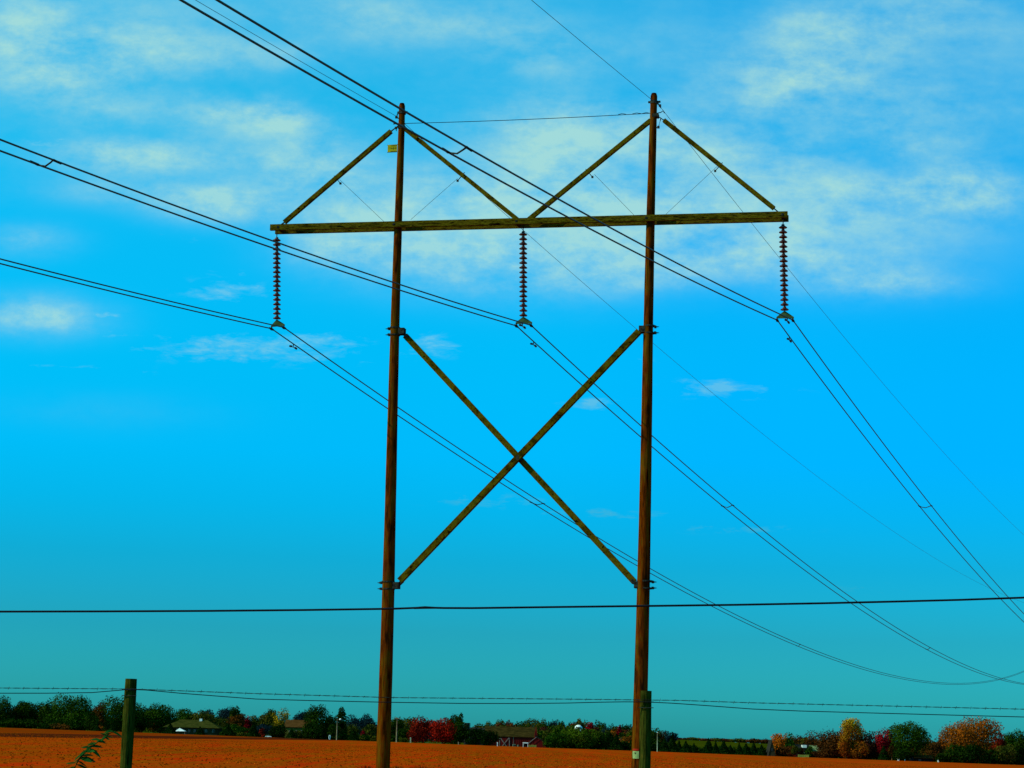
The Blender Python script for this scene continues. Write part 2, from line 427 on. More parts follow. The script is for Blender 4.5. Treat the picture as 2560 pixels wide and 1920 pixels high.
# knee braces
def brace(p, q, th, label=None, off=0.0, name='knee_brace', off2=None):
    a = tw(*p, off); b_ = tw(*q, off if off2 is None else off2)
    o = MB().bar(a, b_, th, th * 1.1, TN).build(name, M_BRACE, tower)
    if label: o['label'] = label
    return a, b_
kb = []
kb.append(brace((978, 328), (711, 556), .125, None, 0.0))
kb.append(brace((1012, 322), (1294, 549), .125, None, 0.0))
kb.append(brace((1627, 301), (1322, 549), .125, None, 0.0))
kb.append(brace((1660, 301), (1935, 521), .125, None, 0.0))
for (a, b_), pole_pt, arm_pt in zip(kb, ((999, 312), (1008, 318), (1632, 297), (1640, 287)), ((697, 566), (1300, 560), (1316, 560), (1949, 533))):
    MB().bar(a, tw(*pole_pt), .02, .05, TN).build('brace_strap', M_STEEL, tower); MB().bar(b_, tw(*arm_pt), .03, .05, TN).build('brace_strap', M_STEEL, tower)
    d = (b_ - a).normalized()
    for f in (.0, .06, .94):
        c = a + (b_ - a) * f; MB().bar(c - TN * .085, c + TN * .085, .02, .02).build('brace_bolt', M_STEEL, tower)
    c = a + (b_ - a) * .515; n2 = d.cross(TN).normalized()
    if n2.z > 0: n2 = -n2
    MB().tube([c - n2 * .11, c + n2 * .22], .013, 6).box(c + n2 * .23, TT * .03, TN * .03, UP * .03).build('eye_bolt', M_STEEL, tower)
# tie rods from brace middles to the crossarm
for p, q in (((849, 449), (962, 556)), ((1144, 446), (1027, 549)), ((1486, 436), (1590, 543)), ((1796, 413), (1660, 540))):
    MB().tube([tw(*p, .05), tw(*q, .05)], .0055, 5).build('tie_rod', M_STEEL, tower)
# X brace with its brackets
brace((1014, 840), (1586, 1455), .178, None, .10, 'cross_brace')
brace((1598, 828), (1000, 1452), .178, None, -.10, 'cross_brace')
MB().box(tw(1297, 1150), TT * .11, TN * .16, UP * .035).box(tw(1297, 1146), TT * .05, TN * .20, UP * .07).build('brace_joint_bolt', M_STEEL, tower)
for (bx, by, poleR, side) in ((1005, 829, 13, 1), (1606, 824, 13, -1), (991, 1464, 16, 1), (1594, 1462, 16, -1)):
    k = MB(); k.box(tw(bx, by), TT * .095, TN * .13, UP * .10)
    xo = bx - side * (2 * poleR + 9)
    for dy in (-7, 8):
        c = tw(xo, by + dy); k.tube([c - TT * side * .085, c - TT * side * .02, c + TT * side * .30], [.006, .02, .022], 6); k.box(c + TT * side * .035, TT * .03, TN * .07, UP * .035)
        e_ = tw(bx, by + dy); k.bar(c, e_, .028, .028)
    for dy in (-9, 9):
        zc = tw((bx + xo) / 2, by + dy); k.lathe(zc - UP * .02, [(.165 + .02 * (by > 1000) * 2, 0), (.165 + .02 * (by > 1000) * 2, .045)], 16)
    k.bar(tw(bx, by + 3), tw(bx + side * 16, by + (14 if by < 1000 else -12)), .10, .09, TN)
    k.build('brace_bracket', M_STEEL, tower)
# top hardware
for (cx, cy, w) in ((1005.5, 281, 13), (1635, 255, 15)):
    k = MB(); c = tw(cx, cy); k.bar(c - TT * (w / 83), c + TT * (w / 83 + .02), .05, .055)
    k.lathe(c - UP * .04, [(.108, -.02), (.122, -.02), (.122, .07), (.108, .07)], 16); k.build('top_clamp', M_STEEL, tower)
for pts in (((994, 284), (991, 293), (996, 296)), ((1644, 257), (1650, 264), (1652, 270)), ((1626, 325), (1646, 318), (1652, 297)), ((998, 316), (990, 320), (991, 327))):
    k = MB(); k.tube([tw(*p, -.03) for p in pts], .018, 7); k.box(tw(*pts[1], -.03), TT * .035, TN * .03, UP * .035); k.build('wire_clamp', M_STEEL, tower)
MB().tube([tw(983, 310, -.02), tw(1000, 308.5, -.02)], .016, 6).build('tie_wire_hook', M_STEEL, tower)
MB().box(tw(1004, 318), TT * .10, TN * .11, UP * .06).build('brace_collar', M_STEEL, tower); MB().box(tw(1639, 290), TT * .10, TN * .11, UP * .055).build('brace_collar', M_STEEL, tower)
k = MB(); k.tube([tw(1638, 284), tw(1652, 281), tw(1658, 277), tw(1661, 283)], .014, 6); k.build('tie_wire_hook', M_STEEL, tower)
wp = []
for i in range(21):
    f = i / 20; a = tw(1010, 308.6); b_ = tw(1628, 283.0); wp.append(a + (b_ - a) * f - UP * .10 * 4 * f * (1 - f) * .35)
k = MB(); k.tube(wp, .010, 6)
for f0, f1 in ((.925, .96), (.965, .995), (.87, .90)):
    a = wp[0] + (wp[-1] - wp[0]) * f0; b_ = wp[0] + (wp[-1] - wp[0]) * f1; k.tube([a, (a + b_) / 2 + UP * .03, b_], .009, 5)
k.build('tie_wire', M_BLACK, tower)
# yellow number plate on the left pole
sg = MB(); c0 = tw(981, 371, -.02)
sg.box(c0, TT * .155, TN * .004, UP * .118); sign = sg.build('number_plate', M_SIGN, tower); sign['label'] = 'small yellow plate standing out from the left pole'
k = MB(); 
for (dx, dz, w, h) in ((.045, .085, .10, .012), (.045, -.095, .10, .014), (-.01, 0, .035, .009), (.085, .005, .03, .009), (.035, 0, .006, .06), (-.045, 0, .006, .03), (.115, 0, .006, .055)):
    k.box(c0 - TN * .006 + TT * dx + UP * dz, TT * w, TN * .002, UP * h * .6)
o = k.build('plate_print', M_DARK, sign, origin=parent_loc(tower)); o['kind'] = 'stuff'
for (p__, q__) in (((968, 363), (1002, 361)), ((968, 381), (1000, 379.5))): MB().bar(tw(*p__), tw(*q__), .012, .016).build('plate_bracket', M_STEEL, sign, origin=parent_loc(tower))
# tag low on the right pole
c0 = tw(1594, 1888, -.218)
k = MB(); prof = []
pc = tw(1599, 1888)
def curved(z0, z1, a0, a1, r, m, name):
    k = MB(); n = 8; vs = []
    for i in range(n + 1):
        t_ = a0 + (a1 - a0) * i / n; d = -TN * math.cos(t_) + TT * math.sin(t_)
        for rr in (r, r + .006):
            for z in (z0, z1): vs.append(Vector((pc.x, pc.y, 0)) + d * rr + UP * z)
    k.v = vs
    for i in range(n):
        q = i * 4; w_ = q + 4
        k.f += [[q + 2, w_ + 2, w_ + 3, q + 3], [q, q + 1, w_ + 1, w_], [q + 1, q + 3, w_ + 3, w_ + 1], [q, w_, w_ + 2, q + 2]]
    k.f += [[0, 2, 3, 1], [n * 4, n * 4 + 1, n * 4 + 3, n * 4 + 2]]
    return k.build(name, m, tower)
zt = pc.z
tg = curved(zt - .10, zt + .115, -.95, .05, .226, M_SIGNG, 'pole_tag'); tg['label'] = 'pale green tag with a dark mark under a red band'
curved(zt + .13, zt + .185, -.90, .0, .228, M_RED, 'red_band')
k = MB(); d = (-TN * math.cos(-.45) + TT * math.sin(-.45)); s_ = d.cross(UP)
k.box(Vector((pc.x, pc.y, zt + .065)) + d * .235, s_ * .03, d * .002, UP * .012).box(Vector((pc.x, pc.y, zt + .045)) + d * .235, s_ * .015, d * .002, UP * .012).build('tag_print', M_DARK, tower)['kind'] = 'stuff'

# ------------------------------------------------------------------ insulator strings
def disc_mesh():
    k = MB()
    k.lathe((0, 0, 0), [(.0, .075), (.042, .075), (.050, .055), (.050, .03), (.075, .018), (.118, -.012), (.128, -.028), (.122, -.036), (.095, -.022), (.06, -.030), (.03, -.034), (.02, -.05), (0.0, -.05)], 20)
    me = bpy.data.meshes.new('insulator_disc'); me.from_pydata([tuple(p) for p in k.v], [], k.f); me.materials.append(M_PORC)
    for p in me.polygons: p.use_smooth = True
    return me
DISC = disc_mesh()
CL = {(-1, 1): (709.7, 818.7), (-1, -1): (679, 821.8), (0, 1): (1328, 813.5), (0, -1): (1291, 814.6), (1, 1): (1982.5, 800.6), (1, -1): (1943.4, 800.6)}
ATT = {k_: tw(*p, .04) for k_, p in CL.items()}
strings = []
for idx, top, d0, d1, lab in ((-1, (692, 586), (692, 599), (692.5, 794), 'brown disc insulator string hanging from the left end of the crossarm'),
                              (0, (1307.5, 572), (1308, 584.5), (1308.5, 787), 'brown disc insulator string hanging from the middle of the crossarm'),
                              (1, (1958, 552), (1957.5, 567), (1961.5, 772.3), 'brown disc insulator string hanging from the right end of the crossarm')):
    a = tw(*top, .04); p0 = tw(*d0, .04); p1 = tw(*d1, .04)
    rt = empty('insulator_string', a, lab, 'insulator', 'insulator strings under the crossarm')
    strings.append(rt)
    for i in range(18):
        o = bpy.data.objects.new('insulator_disc', DISC); COL.objects.link(o); o.parent = rt
        o.location = (p0 + (p1 - p0) * (i / 17)) - a
        o.rotation_euler = (0, 0, i * .3)
    MB().tube([a + UP * .12, p0, p1, p1 - UP * .10], .014, 8).build('pin_chain', M_STEEL, rt)
    A, B = ATT[(idx, 1)], ATT[(idx, -1)]; mid = (A + B) / 2
    ap = p1 - UP * .075
    yk = MB(); w = (A - B) * .5
    pl = [ap + w * .12, ap - w * .12, mid - w * 1.12 + UP * .10, mid - w * 1.12 + UP * .055, mid + w * 1.12 + UP * .055, mid + w * 1.12 + UP * .10]
    yk.prism([p - TN * .012 for p in pl], TN * .024); yk.build('yoke_plate', M_YOKE, rt)
    for S in (A, B):
        k = MB(); k.bar(S + UP * .075, S + UP * .0, .03, .045, TN); dd = Vector((math.sin(.37), math.cos(.37), 0))
        k.tube([S - dd * .15 - UP * .0, S - UP * .012, S + dd * .15 - UP * .015], [.022, .045, .022], 8); k.build('suspension_clamp', M_STEEL, rt)

# ------------------------------------------------------------------ conductors
AF, AN = 0.37814, 0.36824
NEARP = {(-1, 1): [(0, 645), (673.8, 813.6)], (-1, -1): [(0, 658.7), (673.8, 822.4)],
 (0, 1): [(0, 351.1), (133.5, 400.9), (358, 483.9), (686.8, 602), (1212.9, 780)], (0, -1): [(0, 376.5), (358, 508.3), (686.8, 620.6), (1173.8, 780)],
 (1, 1): [(540, 0), (995.7, 268.5), (1120, 341), (1166, 368.6), (1385, 490), (1517.5, 566), (1618.8, 617.8), (1900, 762.6)],
 (1, -1): [(452, 0), (987, 309), (1180, 410.5), (1358.4, 511.7), (1464.5, 567.2), (1565.8, 617.8), (1900, 782)]}
FARP = {(-1, 1): [(974.3, 1004.6), (1001.3, 1024), (1245.4, 1185.2), (1360, 1258.5), (1591.5, 1399.5), (1786.8, 1510), (1960, 1593), (2165.5, 1672.7), (2318.5, 1706.6), (2386.8, 1709.8), (2458, 1704), (2560, 1674)],
 (-1, -1): [(972, 1024), (1235.6, 1195), (1333.3, 1256.9), (1591.5, 1415.8), (1767, 1510), (1960, 1602), (1993, 1615.8), (2165, 1676.6), (2386, 1710.5), (2560, 1678)],
 (0, 1): [(1473.2, 947.6), (1627.8, 1087.6), (1831.3, 1263.4), (2146, 1505.8), (2325, 1618.7), (2491, 1689.7), (2560, 1710.8)],
 (0, -1): [(1455.3, 964), (1627.8, 1115.3), (1806.8, 1264.4), (1840, 1291.6), (2123, 1504.8), (2315, 1622), (2560, 1712.5)],
 (1, 1): [(2165.5, 1050), (2328.2, 1266.6), (2370.6, 1320), (2523.5, 1496), (2560, 1531.8)], (1, -1): [(2299, 1266.6), (2344.5, 1320), (2500.8, 1496), (2560, 1556)]}
def vplane(a, ang, px, py):
    d = Vector((math.sin(ang), math.cos(ang), 0)); n = Vector((d.y, -d.x, 0)); q = ray(px, py)
    P = CAM + q * ((a - CAM).dot(n) / q.dot(n)); return (P - a).dot(d), P.z - a.z
def fitcurve(a, ang, pts, two=True, L_=None):
    S = [vplane(a, ang, *p) for p in pts]
    s = np.array([abs(x[0]) for x in S]); z = np.array([x[1] for x in S])
    if L_: A_ = (s * (1 - s / L_))[:, None]; w = 1 / np.maximum(s, 5); m_ = np.linalg.lstsq(A_ * w[:, None], z * w, rcond=None)[0][0]; return m_, -m_ / L_
    w = 1 / np.maximum(s, 8)
    m_, c_ = np.linalg.lstsq(np.stack([s, s * s], 1) * w[:, None], z * w, rcond=None)[0]
    return m_, c_
SPAN = 208.0
def cpt(a, ang, m_, c_, s):
    d = Vector((math.sin(ang), math.cos(ang), 0)); return a + d * s + UP * (m_ * abs(s) + c_ * s * s)
bund = {}
LABB = {-1: 'twin power cables clamped under the left insulator string', 0: 'twin power cables clamped under the middle insulator string', 1: 'twin power cables clamped under the right insulator string, highest at the upper left'}
SPX = {-1: ([(1357, 1258), (1999.5, 1612.5)], []), 0: ([(1831, 1263), (2325, 1619)], [(133.5, 401)]), 1: ([(2328, 1266.6)], [(1166, 369)])}
SPXB = {-1: ([(1330, 1256), (1993, 1616)], []), 0: ([(1807, 1264), (2315, 1622)], [(95, 410)]), 1: ([(2299, 1266.6)], [(1120, 379)])}
nm = []
for idx in (-1, 0, 1):
    root = empty('power_cable_bundle', (ATT[(idx, 1)] + ATT[(idx, -1)]) / 2, LABB[idx], 'power cable', 'twin cable bundles of the power line')
    par = {}
    for sub in (1, -1):
        a = ATT[(idx, sub)]
        mf2, cf2 = fitcurve(a, AF, FARP[(idx, sub)]); mn2, cn2 = fitcurve(a, AN, NEARP[(idx, sub)])
        if idx == -1: mn2, cn2 = fitcurve(a, AN, NEARP[(idx, sub)], L_=150)
        par[sub] = (a, mf2, cf2, mn2, cn2); nm.append((idx, sub, mf2, cf2, -mf2 / cf2, mn2, cn2))
        pts = [cpt(a, AN, mn2, cn2, -s) for s in np.linspace(110, 1.2, 60)] + [a] + [cpt(a, AF, mf2, cf2, s) for s in np.linspace(1.2, SPAN, 120)]
        MB().tube(pts, .0185, 6).build('cable', M_WIRE, root, True)
    def spot(px, py, sub, far):
        a, m1, c1, m2, c2 = par[sub]; ang = AF if far else AN
        s, z = vplane(a, ang, px, py)
        return cpt(a, ang, m1 if far else m2, c1 if far else c2, s if far else -abs(s)), s
    for far in (True, False):
        for pa, pb in zip(SPX[idx][0 if far else 1], SPXB[idx][0 if far else 1]):
            P, s = spot(*pa, 1, far); Q, s2 = spot(*pb, -1, far)
            dd = Vector((math.sin(AF), math.cos(AF), 0))
            c3 = [P + dd * .25, P, P * .85 + Q * .15 - UP * .03, (P + Q) / 2 - UP * .075, P * .15 + Q * .85 - UP * .03, Q, Q - dd * .25]
            MB().tube(c3, [.02, .026, .017, .017, .017, .026, .02], 6).build('spacer', M_STEEL, root, True)
    # vibration dampers
    for sub, far, s in ((-1, True, 1.5), (1, False, .75), (1, True, 2.2)):
        if idx == -1 and not far: continue
        if far and sub == 1: continue
        a, m1, c1, m2, c2 = par[sub]
        P = cpt(a, AF, m1, c1, s) if far else cpt(a, AN, m2, c2, -s)
        k = MB(); dd = Vector((math.sin(.37), math.cos(.37), 0)); q = P - UP * .10
        k.tube([P, q], .016, 5); k.tube([q - dd * .2, q - UP * .02, q + dd * .2], .009, 5)
        for sg_ in (-1, 1): k.tube([q + dd * sg_ * .12, q + dd * sg_ * .23 - UP * .015], .033, 8)
        k.build('vibration_damper', M_BLACK, root)
for r_ in nm: print('cable', [round(float(x), 5) for x in r_])
SH = {-1: ((991.5, 291), [(494.4, 0), (725.5, 140)], [(1319, 584), (1543.2, 780), (1637.6, 864.6), (1840, 1033.9), (1980, 1141.3), (2220.8, 1320), (2458.4, 1461.8)], 'thin shield wire from the top of the left pole, sloping down right'),
      1: ((1650, 266), [(1327.5, 0), (1437.4, 90.3)], [(1737.7, 383.9), (1853.4, 523.8), (2061.3, 780), (2237, 991.6), (2478, 1260), (2539.8, 1320), (2560, 1338)], 'thin shield wire from the top of the right pole, sloping down right')}
for k_, (ap, npx, fpx, lab) in SH.items():
    a = tw(*ap, -.05); m1, c1 = fitcurve(a, AF, fpx)
    m2, c2 = fitcurve(a, AN, npx, L_=190)
    pts = [cpt(a, AN, m2, c2, -s) for s in np.linspace(95, 1, 50)] + [a] + [cpt(a, AF, m1, c1, s) for s in np.linspace(1, SPAN, 110)]
    print('shield', m1, c1, -m1 / c1, m2, c2)
    root = empty('shield_wire', a, lab, 'wire', 'thin shield wires of the power line')
    MB().tube(pts, .0075, 5).build('strand', M_WIRE, root, True)
# next tower of the line, just outside the frame, carrying the far ends of the cables
dfar = Vector((math.sin(AF), math.cos(AF), 0)) * SPAN
for src, wh_ in zip([tower] + strings, ('', 'left', 'middle', 'right')):
    c = copy_tree(src); c.location = src.location + dfar
    c['label'] = 'next wooden pylon along the line, out past the right edge' if src is tower else '%s insulator string on the next pylon past the right edge' % wh_
    if src is not tower: c['group'] = 'insulator strings on the next pylon'

# ------------------------------------------------------------------ black telephone cable in front of the tower
D0 = 40.0
cpx = [(0, 1529), (260, 1528.4), (520, 1527.2), (760, 1525), (900, 1523), (985, 1521.8), (1060, 1518.8), (1110, 1520), (1180, 1520.2), (1400, 1517.4), (1640, 1514.6), (1840, 1512), (2060, 1508), (2240, 1503.8), (2400, 1499.6), (2560, 1494)]
pts = [at(x, y, D0) for x, y in cpx]
dl = (pts[1] - pts[0]); dr = (pts[-1] - pts[-2]) 
pts = [pts[0] + Vector((-(14 + 0), 0, .22)), pts[0] + Vector((-8, 0, .06)), pts[0] + Vector((-4, 0, .0))] + pts + [pts[-1] + Vector((2.5, 0, .17)), pts[-1] + Vector((6, 0, .5)), pts[-1] + Vector((10, 0, .95))]
root = empty('telephone_cable', pts[9], 'thick black cable crossing level in front of both poles of the pylon', 'cable')
MB().tube(pts, .021, 7).build('cable', M_BLACK, root, True)
k = MB()
for i in range(9, 11): pass
k.tube([at(1035, 1520.2, D0), at(1062, 1518.8, D0), at(1085, 1519.4, D0)], [.022, .028, .022], 7).build('splice', M_BLACK, root)
for e_, nm_ in ((pts[0], 'left'), (pts[-1], 'right')):
    po = empty('telephone_pole', (e_.x, e_.y, 0), 'plain wooden telephone pole beyond the %s edge, holding the black cable' % nm_, 'pole')
    MB().tube([(e_.x, e_.y + .15, -1), (e_.x, e_.y + .15, e_.z + .8)], [.15, .11], 12).build('shaft', M_POLE, po, True)
    MB().box((e_.x, e_.y + .05, e_.z), Vector((.06, 0, 0)), Vector((0, .1, 0)), Vector((0, 0, .06))).build('clamp', M_STEEL, po)

# ------------------------------------------------------------------ foreground wire fence
DF = 19.5
M_POST = woodmat('fence_post_wood', [(.014, .020, .002), (.050, .048, .005), (.038, .050, .005), (.075, .058, .006)], (1, 1, .3), 16, (1, 1, .05), 170, .3)
fence = empty('wire_fence', at(328, 1831, DF) * 1, 'near two-strand wire fence on flat-topped wooden posts, crossing the lower frame', 'fence')
fence.location = Vector((fence.location.x, DF, 0))
pa = at(328, 1697, DF); pb = at(1615, 1727, DF); step = pb - pa
for i in (-1, 0, 1, 2):
    p = pa + step * i
    b_ = Vector((p.x - .006, DF, -.6)); tp = Vector((p.x, DF, p.z)); k = MB()
    rr = .057
    zs = np.linspace(0, 1, 12); k.tube([b_ + (tp - b_) * z for z in zs], [rr * (1.06 - .08 * z) + random.uniform(-.0015, .0015) for z in zs[:-1]] + [rr * .96], 14)
    o = k.build('fence_post', M_POST, fence)
    if i == 0: o['label'] = 'left fence post, beside the leafy weed'
    if i == 1: o['label'] = 'right fence post, in front of the pylon pole foot'
    for dz in (.105, .16):
        MB().tube([(p.x - .07, DF - .055, p.z - dz), (p.x, DF - .068, p.z - dz - .003), (p.x + .07, DF - .055, p.z - dz)], .004, 5).build('staple', M_STEEL, fence)
# smooth wire, sagging between the posts
sw = [(0, 1733), (120, 1733), (230, 1731.5), (300, 1725.5), (328, 1723.4), (370, 1725.5), (450, 1733), (560, 1741.5), (640, 1747.6), (780, 1751.5), (960, 1755.5), (1150, 1758.5), (1300, 1758.8), (1420, 1757.6), (1500, 1755.5), (1560, 1754.6), (1618, 1755), (1680, 1758), (1760, 1763.5), (1880, 1772.5), (2000, 1777.5), (2180, 1782.5), (2370, 1787.5), (2560, 1792.5)]
wpts = [at(x, y, DF - .065) for x, y in sw]
wpts = [wpts[0] + Vector((-4, 0, 0.02))] + wpts + [wpts[-1] + Vector((4, 0, .03))]
MB().tube(wpts, .0042, 5).build('smooth_wire', M_BLACK, fence, True)
bw = MB()
bpts = []
for i in range(0, 161):
    x = -200 + i * 18.5; yy = float(np.interp(x, [-200, 0, 330, 640, 980, 1440, 1700, 1880, 2560, 2800], [1717, 1720, 1722.5, 1734, 1744, 1748, 1751, 1757, 1773, 1779]))
    bpts.append(at(x, yy, DF - .062))
for ph in (0, math.pi):
    tw_ = []
    for i in range(len(bpts) - 1):
        for f in (0, .5):
            p = bpts[i] + (bpts[i + 1] - bpts[i]) * f; th = (i + f) * 2.4 + ph; tw_.append(p + Vector((0, math.sin(th), math.cos(th))) * .0028)
    bw.tube(tw_, .0019, 4)
for i in range(2, len(bpts) - 2, 2):
    p = bpts[i]; t1 = random.uniform(0, 3)
    for sg_ in (-1, 1):
        dv = Vector((sg_ * .35, math.cos(t1), math.sin(t1) * sg_ + sg_ * .4)).normalized() * .016
        bw.tube([p - dv, p + dv], .0014, 3)
bw.build('barbed_wire', M_STEEL, fence)

# ------------------------------------------------------------------ foliage
def leafmat(name, c1, c2, c3=None, nscale=.35, axis=None):
    m = bpy.data.materials.new(name); m.use_nodes = True; t = m.node_tree; b = t.nodes['Principled BSDF']
    b.inputs['Roughness'].default_value = .75; b.inputs['Specular IOR Level'].default_value = .0; b.inputs['IOR'].default_value = 1.0
    co = t.nodes.new('ShaderNodeTexCoord'); nz = t.nodes.new('ShaderNodeTexNoise'); nz.inputs['Scale'].default_value = nscale; nz.inputs['Detail'].default_value = 3
    t.links.new(co.outputs['Object'], nz.inputs['Vector'])
    ge = t.nodes.new('ShaderNodeNewGeometry')
    ad = t.nodes.new('ShaderNodeMath'); ad.operation = 'MULTIPLY_ADD'; ad.inputs[1].default_value = .42; t.links.new(ge.outputs['Random Per Island'], ad.inputs[0])
    s2 = t.nodes.new('ShaderNodeMath'); s2.operation = 'MULTIPLY_ADD'; s2.inputs[1].default_value = 1.5; s2.inputs[2].default_value = -.46; t.links.new(nz.outputs[0], s2.inputs[0])
    t.links.new(s2.outputs[0], ad.inputs[2])
    fac = ad.outputs[0]
    if axis:      # colour turns along one direction of the crown, as in a half-turned autumn tree
        dv = t.nodes.new('ShaderNodeVectorMath'); dv.operation = 'DOT_PRODUCT'; dv.inputs[1].default_value = axis[:3]; t.links.new(co.outputs['Object'], dv.inputs[0])
        a2 = t.nodes.new('ShaderNodeMath'); a2.operation = 'ADD'; a2.inputs[1].default_value = axis[3]; t.links.new(dv.outputs['Value'], a2.inputs[0])
        a3 = t.nodes.new('ShaderNodeMath'); a3.operation = 'ADD'; t.links.new(a2.outputs[0], a3.inputs[0]); t.links.new(fac, a3.inputs[1]); fac = a3.outputs[0]
    rp = t.nodes.new('ShaderNodeValToRGB'); t.links.new(fac, rp.inputs[0]); els = rp.color_ramp.elements
    els[0].position = .25; els[0].color = (*c1, 1); els[1].position = .7; els[1].color = (*c2, 1)
    if c3: e = els.new(.9); e.color = (*c3, 1)
    t.links.new(rp.outputs[0], b.inputs['Base Color'])
    tr = t.nodes.new('ShaderNodeBsdfTranslucent'); t.links.new(rp.outputs[0], tr.inputs[0])
    mx = t.nodes.new('ShaderNodeMixShader'); mx.inputs[0].default_value = .12
    t.links.new(b.outputs[0], mx.inputs[1]); t.links.new(tr.outputs[0], mx.inputs[2]); t.links.new(mx.outputs[0], t.nodes['Material Output'].inputs[0])
    return m
LM = dict(
 dgreen=leafmat('dark_green_leaves', (0.0037, 0.0136, 0.0012), (0.0174, 0.0434, 0.0025), (0.031, 0.0465, 0.0037)),
 green=leafmat('green_leaves', (0.0062, 0.0217, 0.0012), (0.0248, 0.0651, 0.0031), (0.0434, 0.0744, 0.005)),
 olive=leafmat('olive_leaves', (0.0158, 0.0288, 0.0029), (0.0612, 0.0612, 0.005), (0.1008, 0.072, 0.0058)),
 rust=leafmat('rust_leaves', (0.0216, 0.013, 0.0022), (0.0936, 0.0324, 0.0036), (0.144, 0.0432, 0.0043)),
 brown=leafmat('brown_leaves', (0.0202, 0.0101, 0.0022), (0.0792, 0.0252, 0.0043), (0.108, 0.036, 0.0058)),
 purple=leafmat('purple_brown_leaves', (.030, .010, .006), (.10, .022, .010), (.12, .04, .015)),
 yellow=leafmat('yellow_leaves', (.10, .065, .004), (.28, .18, .006), (.36, .24, .01)),
 yelorange=leafmat('yellow_top_orange_foot_leaves', (.18, .040, .003), (.28, .14, .005), (.40, .27, .008), axis=(0, 0, .07, -.5)),
 orange=leafmat('orange_leaves', (.09, .032, .003), (.30, .075, .004), (.40, .10, .005)),
 orgreen=leafmat('orange_left_green_right_leaves', (.35, .08, .004), (.05, .05, .004), (.012, .045, .003), axis=(.35, 0, -.12, .45)),
 red=leafmat('red_leaves', (.08, .006, .003), (.32, .012, .004), (.48, .018, .005)),
 dred=leafmat('dark_red_leaves', (.045, .005, .003), (.18, .012, .004), (.25, .016, .005)),
 crimson=leafmat('crimson_leaves', (.07, .003, .004), (.26, .006, .010), (.34, .010, .012)),
 blue=leafmat('haze_tinted_leaves', (0.0043, 0.0158, 0.0187), (0.0115, 0.0288, 0.0288), (0.0216, 0.0432, 0.0216)),  # blue of the distant haze is put into the leaf colour
 conif=leafmat('conifer_needles', (0.0019, 0.0087, 0.0012), (0.0074, 0.0223, 0.0019), (0.0124, 0.031, 0.0031)),
 lime=leafmat('bright_green_leaves', (0.0093, 0.031, 0.0012), (0.0527, 0.093, 0.0037), (0.0868, 0.1178, 0.0062)),
 weed=leafmat('weed_leaves', (.004, .028, .004), (.014, .075, .010), (.03, .10, .01), nscale=6),
 grassb=leafmat('dry_grass_blades', (.020, .010, .003), (.06, .03, .005), nscale=2),
)
M_BARK = noisy('bark', (.018, .013, .006), (.05, .035, .014), (3, 3, .6), 4, 4, .95, bump=.5)
M_BARKT = noisy('tan_bark', (.10, .06, .02), (.18, .10, .03), (3, 3, .6), 4, 4, .95, bump=.5)
def cards(P, Nrm, size, aspect=1.5):
    """leaf-sized quads at points P with rough normals Nrm (numpy) -> verts, faces"""
    n = len(P)
    jit = rng.normal(size=(n, 3)) * .55
    Nn = Nrm + jit; Nn /= np.linalg.norm(Nn, axis=1)[:, None] + 1e-9
    ref = rng.normal(size=(n, 3)); A = np.cross(Nn, ref); A /= np.linalg.norm(A, axis=1)[:, None] + 1e-9
    B = np.cross(Nn, A)
    s = size * rng.uniform(.55, 1.35, size=(n, 1))
    A = A * s * .5 * aspect; B = B * s * .5
    V = np.empty((n, 4, 3)); V[:, 0] = P - A; V[:, 1] = P - B * .9; V[:, 2] = P + A; V[:, 3] = P + B * .9
    return V.reshape(-1, 3)
def mesh_quads(name, V, mats, midx=None):
    n = len(V) // 4
    me = bpy.data.meshes.new(name)
    me.vertices.add(len(V)); me.vertices.foreach_set('co', V.astype(np.float32).ravel())
    me.loops.add(len(V)); me.loops.foreach_set('vertex_index', np.arange(len(V), dtype=np.int32))
    me.polygons.add(n); me.polygons.foreach_set('loop_start', np.arange(0, 4 * n, 4, dtype=np.int32))
    for m in mats: me.materials.append(m)
    if midx is not None: me.polygons.foreach_set('material_index', midx.astype(np.int32))
    me.update(calc_edges=True); me.validate(); return me
def blob_points(n, c, r, lobes=9, fill=.42, seed=None):
    """points in a lumpy crown made of sub-clumps, biased to their shells"""
    c = np.array(c, float); r = np.array(r, float)
    d = rng.normal(size=(lobes, 3)); d /= np.linalg.norm(d, axis=1)[:, None]
    LC = c + d * r * rng.uniform(.35, .72, size=(lobes, 1)); LR = rng.uniform(.30, .52, size=lobes)
    LC = np.vstack([LC, c[None]]); LR = np.append(LR, .76)
    w = LR ** 2; k = rng.choice(len(LR), size=n, p=w / w.sum())
    q = rng.normal(size=(n, 3)); q /= np.linalg.norm(q, axis=1)[:, None]
    rad = 1 - fill * rng.random(n) ** 1.0 + .06 * rng.normal(size=n)
    P = LC[k] + q * r * (LR[k] * rad)[:, None]
    return P, q
